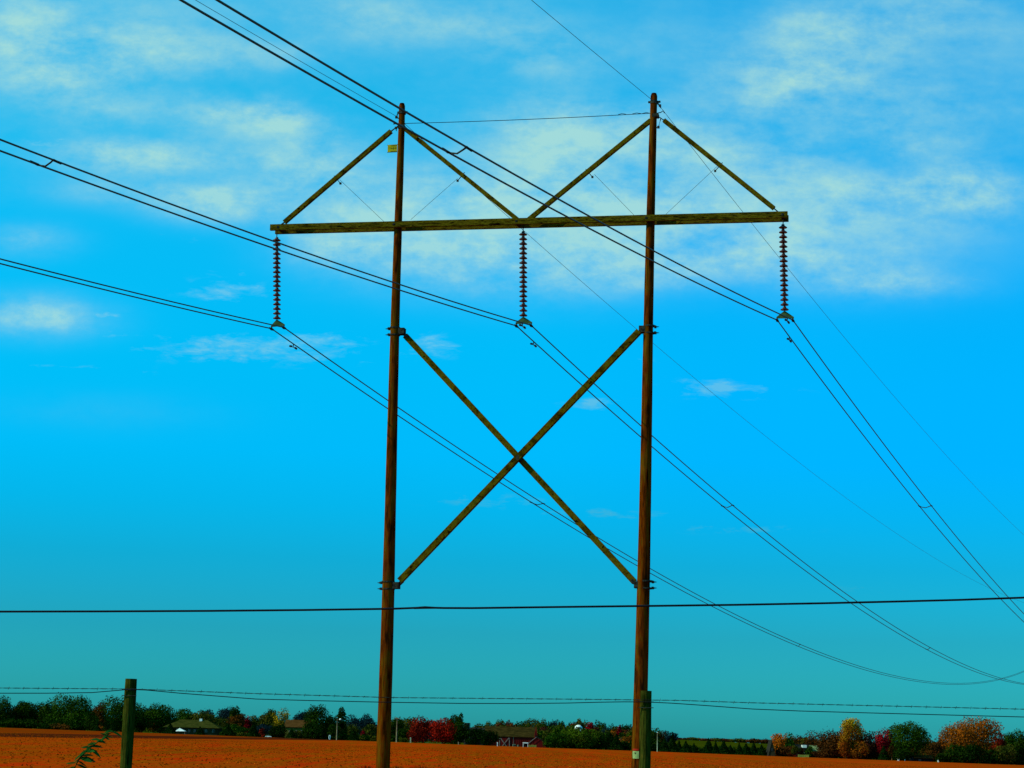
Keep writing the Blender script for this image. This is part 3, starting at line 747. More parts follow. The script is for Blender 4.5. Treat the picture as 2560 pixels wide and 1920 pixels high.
def crown(kind, h, w, base, ls, dens=1.0):
    """h total height, w width, base = bare trunk height; local coordinates"""
    ch = h - base; r = w / 2
    if kind == 'round':
        n = int(dens * 9.5 * (w * ch) / (ls * ls))
        P, q = blob_points(n, (0, 0, base + ch * .52), (r, r, ch * .5), 11)
    elif kind == 'dome':
        n = int(dens * 10 * (w * ch) / (ls * ls))
        P, q = blob_points(n, (0, 0, base + ch * .45), (r, r, ch * .55), 16)
        P[:, 2] = np.maximum(P[:, 2], .2 + rng.random(n) * .6)
    elif kind == 'conifer':
        n = int(dens * 7 * (w * ch) / (ls * ls))
        t_ = rng.random(n) ** .65; a_ = rng.random(n) * 2 * math.pi
        tier = .82 + .18 * np.abs(np.sin(t_ * 20 + a_ * .5)) 
        rr = r * t_ * tier * (.45 + .55 * rng.random(n) ** .4)
        q = np.stack([np.cos(a_), np.sin(a_), .5 + 0 * a_], 1)
        P = np.stack([rr * np.cos(a_), rr * np.sin(a_), h - t_ * ch - .12 * rr], 1)
    elif kind == 'column':
        n = int(dens * 9.5 * (w * ch) / (ls * ls))
        P, q = blob_points(n // 2, (0, 0, base + ch * .30), (r * .95, r * .95, ch * .34), 7)
        P2, q2 = blob_points(n // 2, (0, 0, base + ch * .68), (r * .78, r * .78, ch * .34), 7)
        P = np.vstack([P, P2]); q = np.vstack([q, q2])
    elif kind == 'wispy':
        n = int(dens * 24 * (w * ch) / (ls * ls) * .22)
        P, q = blob_points(n, (0, 0, base + ch * .5), (r, r, ch * .52), 14, .8)
    zlo, zhi = np.percentile(P[:, 2], 2), np.percentile(P[:, 2], 99)
    z0_ = base + .02 * h
    P[:, 2] = z0_ + (P[:, 2] - zlo) / (zhi - zlo) * (h * .99 - z0_)
    for ax in (0, 1):
        lo_, hi_ = np.percentile(P[:, ax], 1.2), np.percentile(P[:, ax], 98.8)
        P[:, ax] = (P[:, ax] - (lo_ + hi_) / 2) / (hi_ - lo_) * w
    return P, q
def treetrunk(mb, h, w, base, kind):
    rt = max(.12, h * .022)
    top = h * (.9 if kind in ('conifer', 'column') else .62)
    mb.tube([(0, 0, -.6), (.05, 0, base * .6), (-.03, .04, top * .6), (.05, 0, top)], [rt * 1.3, rt, rt * .6, rt * .2], 7)
    if kind in ('conifer', 'column'): return
    for i in range(7 if kind != 'wispy' else 14):
        a_ = i * 2.4 + h; z0 = base + (top - base) * (.05 + .11 * i * (.5 if kind == 'wispy' else 1)); z0 = min(z0, top * .95)
        l = w * random.uniform(.3, .46); dz = (h - z0) * random.uniform(.35, .8)
        mb.tube([(0, 0, z0), (math.cos(a_) * l * .5, math.sin(a_) * l * .5, z0 + dz * .6), (math.cos(a_) * l, math.sin(a_) * l, z0 + dz)], [rt * .45, rt * .25, rt * .08], 5)
def tree(kind, px, ytop, wpx, D, col, label, name='tree', cat='tree', base=.05, ls=None, dens=1.0, bark=None, ybase=None, group=None):
    p = at(px, ytop, D); gz = ground(p.x, D)
    h = p.z - gz; w = wpx / F_PX * D
    w *= 1.04
    ls = ls or .27 * D / 600
    P, q = crown(kind, h, w, base * h, ls * 1.25, dens)
    root = empty(name, (p.x, D, gz), label, cat, group)
    me = mesh_quads('crown', cards(P, q, ls * 1.25), [LM[col]])
    o = bpy.data.objects.new('crown', me); COL.objects.link(o); o.parent = root
    mb = MB(); treetrunk(mb, h, w, base * h, kind); mb.build('trunk', bark or M_BARK, root, True, origin=(0, 0, 0))
    return root
def stuff_wood(name, items, label, ls, dens=1.0, cat='woodland'):
    """items: (px, ytop, wpx, D, colour, kind): a mass of crowns as one object"""
    Vs = []; mi = []; mats = []; ls = ls * .72
    for (px, yt, wp, D, colr, kind) in items:
        p = at(px, yt, D); gz = ground(p.x, D); h = p.z - gz; w = wp / F_PX * D
        if h < .3: continue
        P, q = crown(kind, h, w, .0, ls, dens); P = P + np.array([p.x, D, gz])
        if LM[colr] not in mats: mats.append(LM[colr])
        V = cards(P, q, ls); Vs.append(V); mi.append(np.full(len(V) // 4, mats.index(LM[colr])))
    me = mesh_quads(name, np.vstack(Vs), mats, np.concatenate(mi)); o = bpy.data.objects.new(name, me); COL.objects.link(o)
    tag(o, label, cat, None, 'stuff'); return o

# --- woods at the left edge
T = tree
T('round', 4, 1745, 66, 585, 'dgreen', 'dark green tree cut by the left edge of the frame')
T('round', 68, 1756, 66, 590, 'dgreen', 'second dark green tree from the left edge, a level round crown')
T('round', 122, 1757, 60, 588, 'dgreen', 'dark green tree just left of the tallest one in the left wood', base=.1)
T('round', 182, 1741, 104, 575, 'green', 'tallest and broadest green tree of the left wood')
T('round', 232, 1790, 40, 560, 'dgreen', 'short dark shrub-like tree in front of the rust crown, left of the near post')
T('round', 253, 1757, 44, 610, 'rust', 'rust brown tree right of the tallest tree in the left wood')
T('round', 312, 1746, 84, 582, 'green', 'tall green tree directly behind the left fence post')
T('round', 356, 1765, 52, 590, 'dgreen', 'dark green tree just right of the left fence post')
T('round', 404, 1763, 74, 588, 'green', 'broad green tree standing left of the low farmhouse roof')
T('round', 460, 1774, 66, 606, 'green', 'green tree rising behind the low farmhouse roof')
T('round', 506, 1779, 62, 604, 'olive', 'olive green tree behind the right half of the farmhouse roof')
T('round', 152, 1810, 46, 566, 'rust', 'low reddish brown tree at the foot of the tallest left tree', base=.02)
T('conifer', 283, 1806, 22, 556, 'conif', 'small dark conifer just left of the left fence post foot', base=.02)
T('conifer', 243, 1812, 20, 555, 'conif', 'smallest dark conifer beside the orange bush in the left wood', base=.02)
T('dome', 252, 1815, 14, 557, 'orange', 'little orange bush between two dark conifers at the left wood edge', 'bush', 'bush', base=0)
T('conifer', 426, 1810, 30, 552, 'conif', 'dark conifer in front of the farmhouse left wall', base=.02)
T('conifer', 500, 1817, 22, 552, 'conif', 'small dark conifer in front of the farmhouse right wall', base=.02)
# --- between farmhouse and tall left pole
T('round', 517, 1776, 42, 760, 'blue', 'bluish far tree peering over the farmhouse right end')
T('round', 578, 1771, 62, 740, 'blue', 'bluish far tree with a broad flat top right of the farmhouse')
T('round', 588, 1768, 24, 730, 'dgreen', 'dark tuft-topped tree behind the bluish trees near the farmhouse', base=.5)
T('round', 551, 1797, 44, 620, 'olive', 'olive tree beside the farmhouse right end')
T('round', 597, 1786, 44, 610, 'rust', 'rust and olive tree between the farmhouse and the small red crown')
T('round', 621, 1792, 16, 606, 'crimson', 'small crimson crown among the blue green trees near the farmhouse')
T('round', 637, 1790, 30, 612, 'olive', 'small olive brown tree right of the crimson crown')
T('round', 672, 1778, 60, 640, 'olive', 'wide yellowish olive tree left of the bare pale tree')
T('round', 684, 1776, 26, 650, 'dgreen', 'dark green top behind the wide olive tree')
T('wispy', 706, 1774, 44, 605, 'yellow', 'thin yellowish tree with open twigs left of the brown-roofed house', dens=.8)
T('round', 660, 1812, 44, 585, 'blue', 'dark bluish tree in front of the rust roof')
T('round', 585, 1812, 60, 580, 'green', 'green shrubby tree between the farmhouse and the dark conifer')
T('conifer', 571, 1812, 28, 556, 'conif', 'dark conifer on the grass right of the farmhouse')
T('conifer', 634, 1808, 28, 556, 'conif', 'pointed dark conifer left of the parked white car')
T('round', 694, 1812, 42, 556, 'conif', 'rounded dark shrub right of the parked white car', base=.02)
T('dome', 656, 1821, 12, 553, 'dred', 'small dark red bush left of the parked white car', 'bush', 'bush', base=0)
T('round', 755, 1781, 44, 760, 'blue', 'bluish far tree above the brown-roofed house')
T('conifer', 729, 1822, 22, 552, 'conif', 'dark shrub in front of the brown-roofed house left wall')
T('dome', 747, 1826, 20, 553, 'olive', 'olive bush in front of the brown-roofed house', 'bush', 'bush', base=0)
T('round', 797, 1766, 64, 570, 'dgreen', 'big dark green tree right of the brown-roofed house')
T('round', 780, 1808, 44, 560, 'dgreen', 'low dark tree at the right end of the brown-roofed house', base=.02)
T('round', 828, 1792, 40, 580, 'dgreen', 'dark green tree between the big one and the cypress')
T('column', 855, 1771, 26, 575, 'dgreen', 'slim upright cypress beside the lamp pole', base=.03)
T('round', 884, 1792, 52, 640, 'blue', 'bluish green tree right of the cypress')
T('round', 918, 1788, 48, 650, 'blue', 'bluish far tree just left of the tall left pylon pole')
T('round', 878, 1812, 38, 600, 'olive', 'olive tree behind the small conifer left of the pylon pole')
T('dome', 910, 1826, 13, 570, 'crimson', 'tiny crimson shrub left of the tall left pylon pole', 'bush', 'bush', base=0)
T('conifer', 884, 1824, 26, 558, 'conif', 'small conifer left of the crimson shrub')
T('round', 925, 1812, 44, 590, 'olive', 'olive tree touching the tall left pylon pole')
T('round', 842, 1812, 44, 566, 'dgreen', 'dark low tree behind the lamp pole foot', base=.02)
T('round', 985, 1800, 44, 610, 'dgreen', 'dark tree just right of the tall left pylon pole')
# --- red trees and barn group
T('round', 1018, 1796, 76, 640, 'olive', 'olive brown tree behind the dark red maple')
T('round', 1008, 1822, 34, 580, 'dgreen', 'dark low tree behind the thin wooden pole by the red maples', base=.02)
T('round', 1057, 1795, 62, 560, 'dred', 'dark red maple, left one of the pair')
T('round', 1107, 1797, 58, 558, 'red', 'bright red maple, right one of the pair')
T('round', 1133, 1790, 38, 575, 'dgreen', 'dark green tree right behind the bright red maple')
T('column', 1151, 1786, 22, 578, 'dgreen', 'narrow pointed dark tree left of the dark silo')
T('round', 1146, 1806, 52, 570, 'dgreen', 'broad dark tree at the foot of the dark silo')
T('round', 1190, 1822, 54, 568, 'conif', 'dark round tree left of the long barn roof', base=.02)
T('round', 1226, 1827, 42, 556, 'conif', 'black-green round tree hiding the left end of the red barn', base=.02)
T('round', 1394, 1832, 50, 560, 'green', 'green bush right of the red barn annex')
T('dome', 1440, 1821, 104, 566, 'lime', 'wide bright green willow under the white dome')
T('dome', 1372, 1842, 26, 557, 'green', 'low green bush against the red barn annex', 'bush', 'bush', base=0)
T('round', 1475, 1806, 20, 900, 'crimson', 'pinkish red far tree right of the white dome')
T('round', 1451, 1799, 24, 905, 'olive', 'small olive crown on the ridge above the white dome')
T('round', 1496, 1829, 32, 590, 'olive', 'olive tree right of the willow')
T('conifer', 1524, 1832, 50, 566, 'conif', 'large dark spruce between the willow and the right pylon pole')
T('conifer', 1541, 1836, 34, 562, 'conif', 'second dark spruce, nearer the right pylon pole')
T('round', 1567, 1840, 30, 575, 'orange', 'orange tree just left of the right pylon pole')
T('round', 1477, 1846, 20, 570, 'rust', 'small rust tree at the right foot of the willow', base=.02)
T('round', 1548, 1813, 12, 900, 'crimson', 'tiny red crown on the ridge left of the right pylon pole')
T('round', 1630, 1824, 40, 620, 'dgreen', 'dark tree just right of the right pylon pole')
T('round', 1650, 1830, 22, 640, 'rust', 'small rust-topped tree behind the white flagpole')
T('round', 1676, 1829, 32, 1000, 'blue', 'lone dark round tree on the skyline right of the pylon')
for i, (px, yt, w, lab) in enumerate(((1661, 1847, 20, 'small spruce touching the white flagpole'), (1680, 1840, 22, 'tallest spruce of the row, just right of the white flagpole'), (1697, 1853, 16, 'low spruce between the first two tall ones of the row'),
        (1714, 1855, 24, 'broad spruce, third tall one from the flagpole'), (1735, 1857, 17, 'narrow spruce left of the gap in the row'), (1771, 1848, 24, 'tall pointed spruce in the middle of the row'),
        (1789, 1857, 18, 'spruce right next to the tall middle one'), (1809, 1853, 27, 'wide spruce right of the middle of the row'), (1826, 1862, 15, 'lowest spruce of the row, right of the wide one'),
        (1848, 1856, 17, 'slim spruce left of a close pair'), (1866, 1858, 22, 'fuller spruce of the close pair near the row end'), (1884, 1856, 18, 'pointed spruce second from the right end of the row'), (1904, 1864, 20, 'rightmost spruce, beside the steep A-frame gable'))):
    T('conifer', px, yt + random.uniform(-2, 2), w * random.uniform(1.0, 1.35), 560 + (i % 3) * 5, 'conif', lab, 'spruce_tree', 'spruce', base=.02, group='row of dark spruces at the field edge')
# --- right part
T('round', 1957, 1834, 50, 570, 'orgreen', 'round tree, orange on its left and green on its right')
T('round', 1996, 1841, 44, 640, 'rust', 'rusty tree behind the white house')
T('round', 2017, 1845, 30, 630, 'olive', 'olive tree behind the white house roof')
T('round', 1966, 1866, 50, 558, 'brown', 'brown green bushy tree left of the red car', base=.02)
T('wispy', 2037, 1830, 52, 600, 'brown', 'thin brown tree with bare twigs behind the pale roofs')
T('wispy', 2082, 1828, 76, 565, 'brown', 'wide twiggy reddish brown tree left of the tall yellow tree', dens=1.3)
T('round', 2084, 1850, 72, 562, 'brown', 'dense brown bush below the twiggy tree', base=.02)
T('round', 2052, 1876, 36, 552, 'brown', 'low brown bush under the pale roof', base=.02)
T('column', 2130, 1798, 58, 560, 'yelorange', 'tall yellow tree turning orange at its foot')
T('round', 2116, 1832, 34, 556, 'yelorange', 'yellow lower side crown of the tall yellow tree')
T('round', 2150, 1826, 18, 575, 'rust', 'small reddish crown right of the tall yellow tree')
T('round', 2150, 1860, 44, 556, 'orange', 'low orange bush under the tall yellow tree', base=.02)
T('wispy', 2178, 1831, 54, 560, 'purple', 'thin purplish brown tree left of the crimson tree', dens=1.2)
T('round', 2176, 1862, 44, 566, 'brown', 'brown shrubby tree below the purplish one', base=.02)
T('round', 2210, 1825, 38, 558, 'crimson', 'crimson tree left of the big green tree')
T('conifer', 2209, 1866, 24, 552, 'conif', 'dark spruce below the crimson tree')
T('round', 2229, 1864, 18, 556, 'rust', 'small rust tree between the crimson tree and the tan trunk', base=.3, bark=M_BARKT)
T('round', 2270, 1808, 90, 558, 'green', 'big full green tree right of the crimson tree', base=.14)
T('round', 2252, 1872, 36, 552, 'dgreen', 'low green bush at the big green tree foot', base=.02)
T('round', 2330, 1850, 44, 620, 'rust', 'rusty brown tree right of the big green tree')
T('wispy', 2344, 1842, 32, 610, 'brown', 'thin bare tree left of the huge orange tree')
T('dome', 2424, 1799, 122, 562, 'orange', 'huge domed orange tree, widest crown on the right')
T('round', 2393, 1862, 60, 552, 'dgreen', 'dark green bush at the left foot of the huge orange tree', base=.02)
T('round', 2440, 1862, 62, 550, 'conif', 'dark bush at the right foot of the huge orange tree', base=.02)
T('round', 2352, 1884, 26, 552, 'dgreen', 'small dark bush beside the small white marker')
T('round', 2497, 1833, 40, 575, 'dred', 'dark red brown tree right of the huge orange tree')
T('round', 2530, 1828, 44, 590, 'green', 'green tree second from the right edge')
T('round', 2513, 1864, 50, 552, 'olive', 'olive green tree in front near the right edge', base=.1)
T('round', 2556, 1833, 40, 570, 'dgreen', 'dark green tree cut by the right edge of the frame')
T('round', 2482, 1872, 32, 552, 'dgreen', 'dark low bush between the huge orange tree and the olive one', base=.02)
# --- distant woodland masses
it = []
def pick(cs): return random.choice(cs)
for i in range(26): it.append((-60 + i * 24, 1772 + 8 * math.sin(i) + i * .9, 46, 640 + random.uniform(0, 60), pick(['dgreen', 'dgreen', 'rust', 'green', 'olive']), 'round'))
stuff_wood('left_woodland', it, 'dark mixed wood closing the view behind the left trees', .62, .8)
it = []
for i in range(40): it.append((-400 + i * 12, 1790 + random.uniform(-6, 10) , 40, 590, 'dgreen', 'round') if i < 30 else (10 + (i - 30) * 22, 1800 + random.uniform(-5, 6) + (i - 30) * .8, 40, 572, 'dgreen', 'round'))
stuff_wood('left_shade_shrubs', it, 'dark shrubs added as the shade along the foot of the left wood', .5, .9)  # added dark crowns that stand in for the darkness under the trees
it = []
for i in range(34): it.append((520 + i * 20, 1797 + i * .55 + random.uniform(-5, 8), 36, 700 + random.uniform(0, 120), pick(['blue', 'olive', 'dgreen', 'rust', 'blue']), 'round'))
stuff_wood('middle_woodland', it, 'bluish mixed wood behind the houses left of the barn', .62, .8)
it = []
for i in range(46):
    px = 560 + i * 10
    it.append((px, 1832 + (px - 560) * .024 + random.uniform(-5, 4), 24, 566 + random.uniform(-4, 10), pick(['dgreen', 'conif', 'dgreen', 'olive']), 'round'))
stuff_wood('middle_shade_shrubs', it, 'dark shrubs added as under-tree shade along the field edge before the middle houses', .42, .9)  # dark shrub strip added for the shade at the feet of these trees
prof = [(1150, 1822), (1180, 1815), (1215, 1808), (1240, 1803), (1300, 1803), (1330, 1800), (1380, 1801), (1410, 1806), (1450, 1804), (1500, 1807), (1540, 1811), (1580, 1816), (1640, 1828), (1670, 1842)]
def prof_y(x):
    for (a, b_), (c, d) in zip(prof, prof[1:]):
        if a <= x <= c: return b_ + (d - b_) * (x - a) / (c - a)
    return prof[-1][1]
it = []
for row, (dy, D) in enumerate(((0, 1060), (8, 980), (17, 900), (27, 830))):
    for i in range(30):
        px = 1155 + i * 17 + random.uniform(-5, 5) + row * 4
        if px > 1665: continue
        it.append((px, prof_y(px) + dy + random.uniform(-2.5, 4), random.uniform(22, 34), D + random.uniform(-20, 20), pick(['olive', 'dgreen', 'blue', 'rust', 'lime', 'purple', 'green', 'orange', 'olive', 'dgreen'] if row else ['blue', 'olive', 'dgreen', 'purple', 'dgreen', 'rust', 'blue']), 'round'))
stuff_wood('ridge_woodland', it, 'autumn wood of olive, rust and blue green crowns on the low ridge behind the barn', .75, .75)
it = []
for i in range(26):
    px = 1345 + i * 10.5
    it.append((px, 1848 + (px - 1345) * .03 + random.uniform(-4, 3), 22, 568, pick(['dgreen', 'conif', 'green']), 'round'))
for i in range(32):
    px = 1626 + i * 10
    it.append((px, 1864 + (px - 1626) * .035 + random.uniform(-5, 4), 24, 572, pick(['conif', 'dgreen']), 'round'))
for i in range(66):
    px = 1930 + i * 10
    it.append((px, 1878 + (px - 1930) * .026 + random.uniform(-6, 3), 22, 572, pick(['dgreen', 'conif', 'brown', 'dgreen']), 'round'))
stuff_wood('hedge', it, 'dark hedge, partly added as under-tree shade, along the field edge from the barn to the right side', .42, .9, 'hedge')  # shrub belt below the spruces, extended to give the darkness under other trees
it = []
for i in range(60):
    px = 1650 + i * 18
    yy = 1843 + (px - 1650) * .022 + random.uniform(-1.6, 1.6) - (4 if px > 2250 else 0)
    it.append((px, yy, 34, 1380, pick(['purple', 'brown', 'olive', 'blue']), 'round'))
for i in range(36): it.append((1980 + i * 18, 1856 + (i * .7) + random.uniform(-5, 5), 34, 680, pick(['olive', 'brown', 'rust', 'dgreen']), 'round'))
stuff_wood('skyline_woodland', it, 'thin line of far brown woods on the right skyline', .9, 1.3)

# ------------------------------------------------------------------ buildings
M_ROOFB = noisy('mossy_brown_roof', (.018, .014, .003), (.045, .030, .006), (1, 1, 3), .8, 5, .9)
M_ROOFO = noisy('olive_shingle_roof', (.022, .028, .004), (.045, .045, .007), (1, 1, 3), .9, 5, .9)
M_ROOFR = noisy('brown_red_roof', (.055, .026, .006), (.085, .040, .010), (1, 1, 3), .9, 5, .9)
M_ROOFD = noisy('dark_roof', (.012, .014, .012), (.03, .03, .02), (1, 1, 3), .9, 5, .9)
M_ROOFG = noisy('pale_green_roof', (.09, .15, .05), (.20, .26, .10), (1, 1, 3), .9, 4, .8)
M_WALLR = noisy('barn_red_boards', (.075, .006, .005), (.16, .012, .009), (3, 3, .1), 2, 5, .85)
M_WALLT = noisy('tan_wall', (.08, .075, .012), (.14, .12, .02), (1, 1, 1), 1, 4, .9)
M_WALLB = noisy('dim_brick_wall', (.018, .018, .008), (.036, .033, .014), (1, 1, 1), 1, 4, .9)
M_WHITE = noisy('white_paint', (.55, .66, .52), (.72, .80, .68), (1, 1, 1), 1, 3, .7)
M_WHITEG = noisy('aged_white_boards', (.18, .26, .14), (.32, .40, .22), (1, 1, 4), 1, 3, .8)
M_TRIM = noisy('weathered_white_trim', (.14, .11, .08), (.24, .20, .15), (1, 1, 1), 2, 3, .8)
M_GLASS = mat('window_glass', (.01, .018, .02), .15, spec=.6)
M_DK = mat('dark_interior', (.006, .006, .008), .9)
M_TYRE = mat('tyre', (.01, .01, .01), .9)
M_CREAM = noisy('cream_boards', (.16, .20, .03), (.26, .30, .05), (1, 1, 1), 1, 3, .8)
def house(name, px0, px1, yeave, yridge, D, depth, wall, roof, label, cat='house', gable=False, over=.35, hip=0.0, dz=0.0):
    """box with pitched roof. gable=True: gable end faces the field"""
    a = at(px0, yeave, D); b_ = at(px1, yeave, D); xm = (a.x + b_.x) / 2; ze = (a.z + b_.z) / 2
    zr = at((px0 + px1) / 2, yridge, D).z; gz = ground(xm, D) - .3
    root = empty(name, (xm, D + depth / 2, gz + .3), label, cat)
    x0, x1, y0, y1 = a.x, b_.x, D, D + depth
    w_ = MB()
    if gable:
        w_.prism([(x0, y0, gz), (x1, y0, gz), (x1, y0, ze), (xm, y0, zr - .05), (x0, y0, ze)], (0, depth, 0))
    else:
        ym = (y0 + y1) / 2
        if hip: w_.box((xm, ym, (gz + ze) / 2), ((x1 - x0) / 2, 0, 0), (0, depth / 2, 0), (0, 0, (ze - gz) / 2))
        else: w_.prism([(x0, y0, gz), (x0, y1, gz), (x0, y1, ze), (x0, ym, zr - .05), (x0, y0, ze)], (x1 - x0, 0, 0))
    w_.build('wall', wall, root)
    r_ = MB(); t_ = .16
    if gable:
        for s_, xe in ((-1, x0), (1, x1)):
            e_ = Vector((xe + s_ * over, y0 - over, ze - over * (zr - ze) / ((x1 - x0) / 2))); rg = Vector((xm, y0 - over, zr))
            r_.prism([e_, rg, rg + UP * t_, e_ + UP * t_], (0, depth + 2 * over, 0))
    elif hip:
        ym = (y0 + y1) / 2; hx = (x1 - x0) * hip
        c_ = [Vector((x0 - over, y0 - over, ze)), Vector((x1 + over, y0 - over, ze)), Vector((x1 + over, y1 + over, ze)), Vector((x0 - over, y1 + over, ze))]
        g1, g2 = Vector((x0 + hx, ym, zr)), Vector((x1 - hx, ym, zr))
        r_.v += c_ + [g1, g2]; r_.f += [[0, 1, 5, 4], [1, 2, 5], [2, 3, 4, 5], [3, 0, 4], [0, 3, 2, 1]]
    else:
        ym = (y0 + y1) / 2
        for ye in (y0 - over, y1 + over):
            e_ = Vector((x0 - over, ye, ze - over * .3)); rg = Vector((x0 - over, ym, zr))
            r_.prism([e_, rg, rg + UP * t_, e_ + UP * t_], (x1 - x0 + 2 * over, 0, 0))
    r_.build('roof', roof, root)
    return root
def face(root, px0, px1, y0, y1, D, m, name, thick=.08, parent=None):
    """thin panel standing proud of a wall facing the field"""
    a = at(px0, y1, D); b_ = at(px1, y0, D)
    k = MB().box(((a.x + b_.x) / 2, D - thick / 2 - .01, (a.z + b_.z) / 2), ((b_.x - a.x) / 2, 0, 0), (0, thick / 2, 0), (0, 0, (b_.z - a.z) / 2))
    return k.build(name, m, parent or root)
# farmhouse at left
fh = house('farmhouse', 412, 545, 1819, 1799, 566, 9, M_WALLB, M_ROOFO, 'low farmhouse with a wide olive hipped roof among the left trees', hip=.25, over=.6)
for x in (470, 484, 512, 530):
    f = face(fh, x, x + 6, 1824, 1831, 566, M_TRIM, 'window_frame'); face(fh, x + 1.2, x + 4.8, 1825, 1830, 565.9, M_GLASS, 'pane', parent=f)
MB().box(at(502, 1804, 570), (.35, 0, 0), (0, .35, 0), (0, 0, .8)).build('chimney', M_WHITE, fh)
cn = empty('canopy', (at(450, 1828, 556).x, 556, ground(at(450, 1828, 556).x, 556)), 'white peaked canopy standing before the farmhouse', 'canopy')
l_, r_ = at(438, 1828, 555), at(463, 1828, 555); pk = at(449, 1820, 556)
k = MB(); cs = [Vector((l_.x, 554.6, l_.z)), Vector((r_.x, 554.6, r_.z)), Vector((r_.x, 557.4, r_.z)), Vector((l_.x, 557.4, l_.z))]
k.v += cs + [Vector((pk.x, 556, pk.z))]; k.f += [[0, 1, 4], [1, 2, 4], [2, 3, 4], [3, 0, 4], [0, 3, 2, 1]]; k.build('roof_cloth', M_WHITE, cn)
for c in cs: MB().tube([c, (c.x, c.y, ground(c.x, c.y) - .2)], .05, 5).build('leg', M_TRIM, cn)
# brown roofed house, small rust roof
bh = house('bungalow', 713, 772, 1818, 1801, 566, 9, M_WALLT, M_ROOFR, 'tan-walled house with a brown pitched roof left of the big dark tree')
for x in (722, 738, 752):
    f = face(bh, x, x + 5, 1826, 1834, 566, M_TRIM, 'window_frame'); face(bh, x + 1, x + 4, 1827, 1833, 565.9, M_GLASS, 'pane', parent=f)
rh = house('cottage', 648, 663, 1811, 1801, 640, 7, M_WALLB, M_ROOFR, 'small far house showing only its rust roof between bluish trees')
face(rh, 654, 657, 1815, 1820, 640, M_GLASS, 'window')
# cars
def car(px, y0, wpx, D, m, label, name='parked_car'):
    c = at(px, y0, D); gz = ground(c.x, D); w = wpx / F_PX * D; s = w / 4.4
    root = empty(name, (c.x, D, gz), label, 'car')
    def pr(pts, hy, m_, nm_):
        k = MB().prism([(c.x + x * s, D - hy * s, gz + z * s) for x, z in pts], (0, 2 * hy * s, 0)); return k.build(nm_, m_, root)
    pr([(-2.2, .35), (2.2, .35), (2.2, .75), (1.9, .95), (1.1, 1.02), (-1.9, 1.05), (-2.2, .8)], .88, m, 'body')
    pr([(-1.6, 1.045), (1.05, 1.015), (.45, 1.5), (-1.0, 1.52)], .74, M_GLASS, 'window')
    pr([(-1.02, 1.522), (.47, 1.502), (.35, 1.58), (-.9, 1.6)], .7, m, 'roof')
    for x in (-1.35, 1.35):
        for sy in (-1, 1): MB().tube([(c.x + x * s, D + sy * .92 * s, gz + .34 * s), (c.x + x * s, D + sy * .70 * s, gz + .34 * s)], .34 * s, 12).build('wheel', M_TYRE, root)
    return root
car(671, 1838, 15, 551, M_WHITE, 'small white car parked before the dark shrubs, left of the tan-walled house')
car(1995, 1884, 21, 556, M_RED, 'dark red car parked before the white house on the right')
# poles
def thinpole(px, yt, D, r, m, label, name, cat, arm=None):
    p = at(px, yt, D); gz = ground(p.x, D); root = empty(name, (p.x, D, gz), label, cat)
    MB().tube([(p.x, D, gz - .4), (p.x, D, p.z)], [r * 1.2, r], 8).build('shaft', m, root, True)
    if arm:
        MB().tube([(p.x, D, p.z - .3), (p.x + arm, D, p.z - .1)], .05, 5).build('bracket', M_TRIM, root)
        MB().lathe((p.x + arm, D, p.z - .3), [(0, .3), (.2, .25), (.32, 0), (.2, -.12), (0, -.15)], 10).build('lamp_head', M_WHITE, root, True)
    return root
M_PALEP = noisy('pale_wood_pole', (.14, .12, .06), (.24, .20, .10), (1, 1, .3), 3, 4, .9)
thinpole(843.5, 1796, 553, .13, M_PALEP, 'pale lamp pole with a white lamp head beside the cypress', 'yard_lamp', 'lamp post', .8)
up_ = thinpole(993, 1794, 555, .14, M_PALEP, 'thin wooden utility pole between the tall left pylon pole and the red maples', 'utility_pole', 'pole')
p_ = at(993, 1796, 555); MB().box((p_.x, 554.8, p_.z), (.7, 0, 0), (0, .06, 0), (0, 0, .07)).build('crossbar', M_PALEP, up_)
wpn = thinpole(1643.6, 1832, 552, .10, M_WHITEG, 'slim whitish flagpole without a flag right of the pylon', 'flagpole', 'pole')
p_ = at(1643.6, 1832, 552); MB().lathe((p_.x, 552, p_.z), [(0, .2), (.12, .1), (.12, 0), (0, -.05)], 8).build('finial', M_WHITE, wpn)
# white oval board
p_ = at(824, 1843, 551); sb = empty('oval_sign', (p_.x, 551, ground(p_.x, 551)), 'upright white oval sign board before the dark shrubs left of the lamp pole', 'sign')
k = MB(); n = 18; rr = [(math.cos(2 * math.pi * i / n) * .30, math.sin(2 * math.pi * i / n) * .62) for i in range(n)]
k.prism([(p_.x + x, 550.9, p_.z + z) for x, z in rr], (0, .1, 0)).build('board', M_WHITE, sb)
MB().box((p_.x, 550.87, p_.z), (.09, 0, 0), (0, .02, 0), (0, 0, .34)).build('dark_inset', M_DARK, sb)
MB().tube([(p_.x, 551.05, ground(p_.x, 551) - .2), (p_.x, 551.05, p_.z + .3)], .06, 6).build('post', M_TRIM, sb)
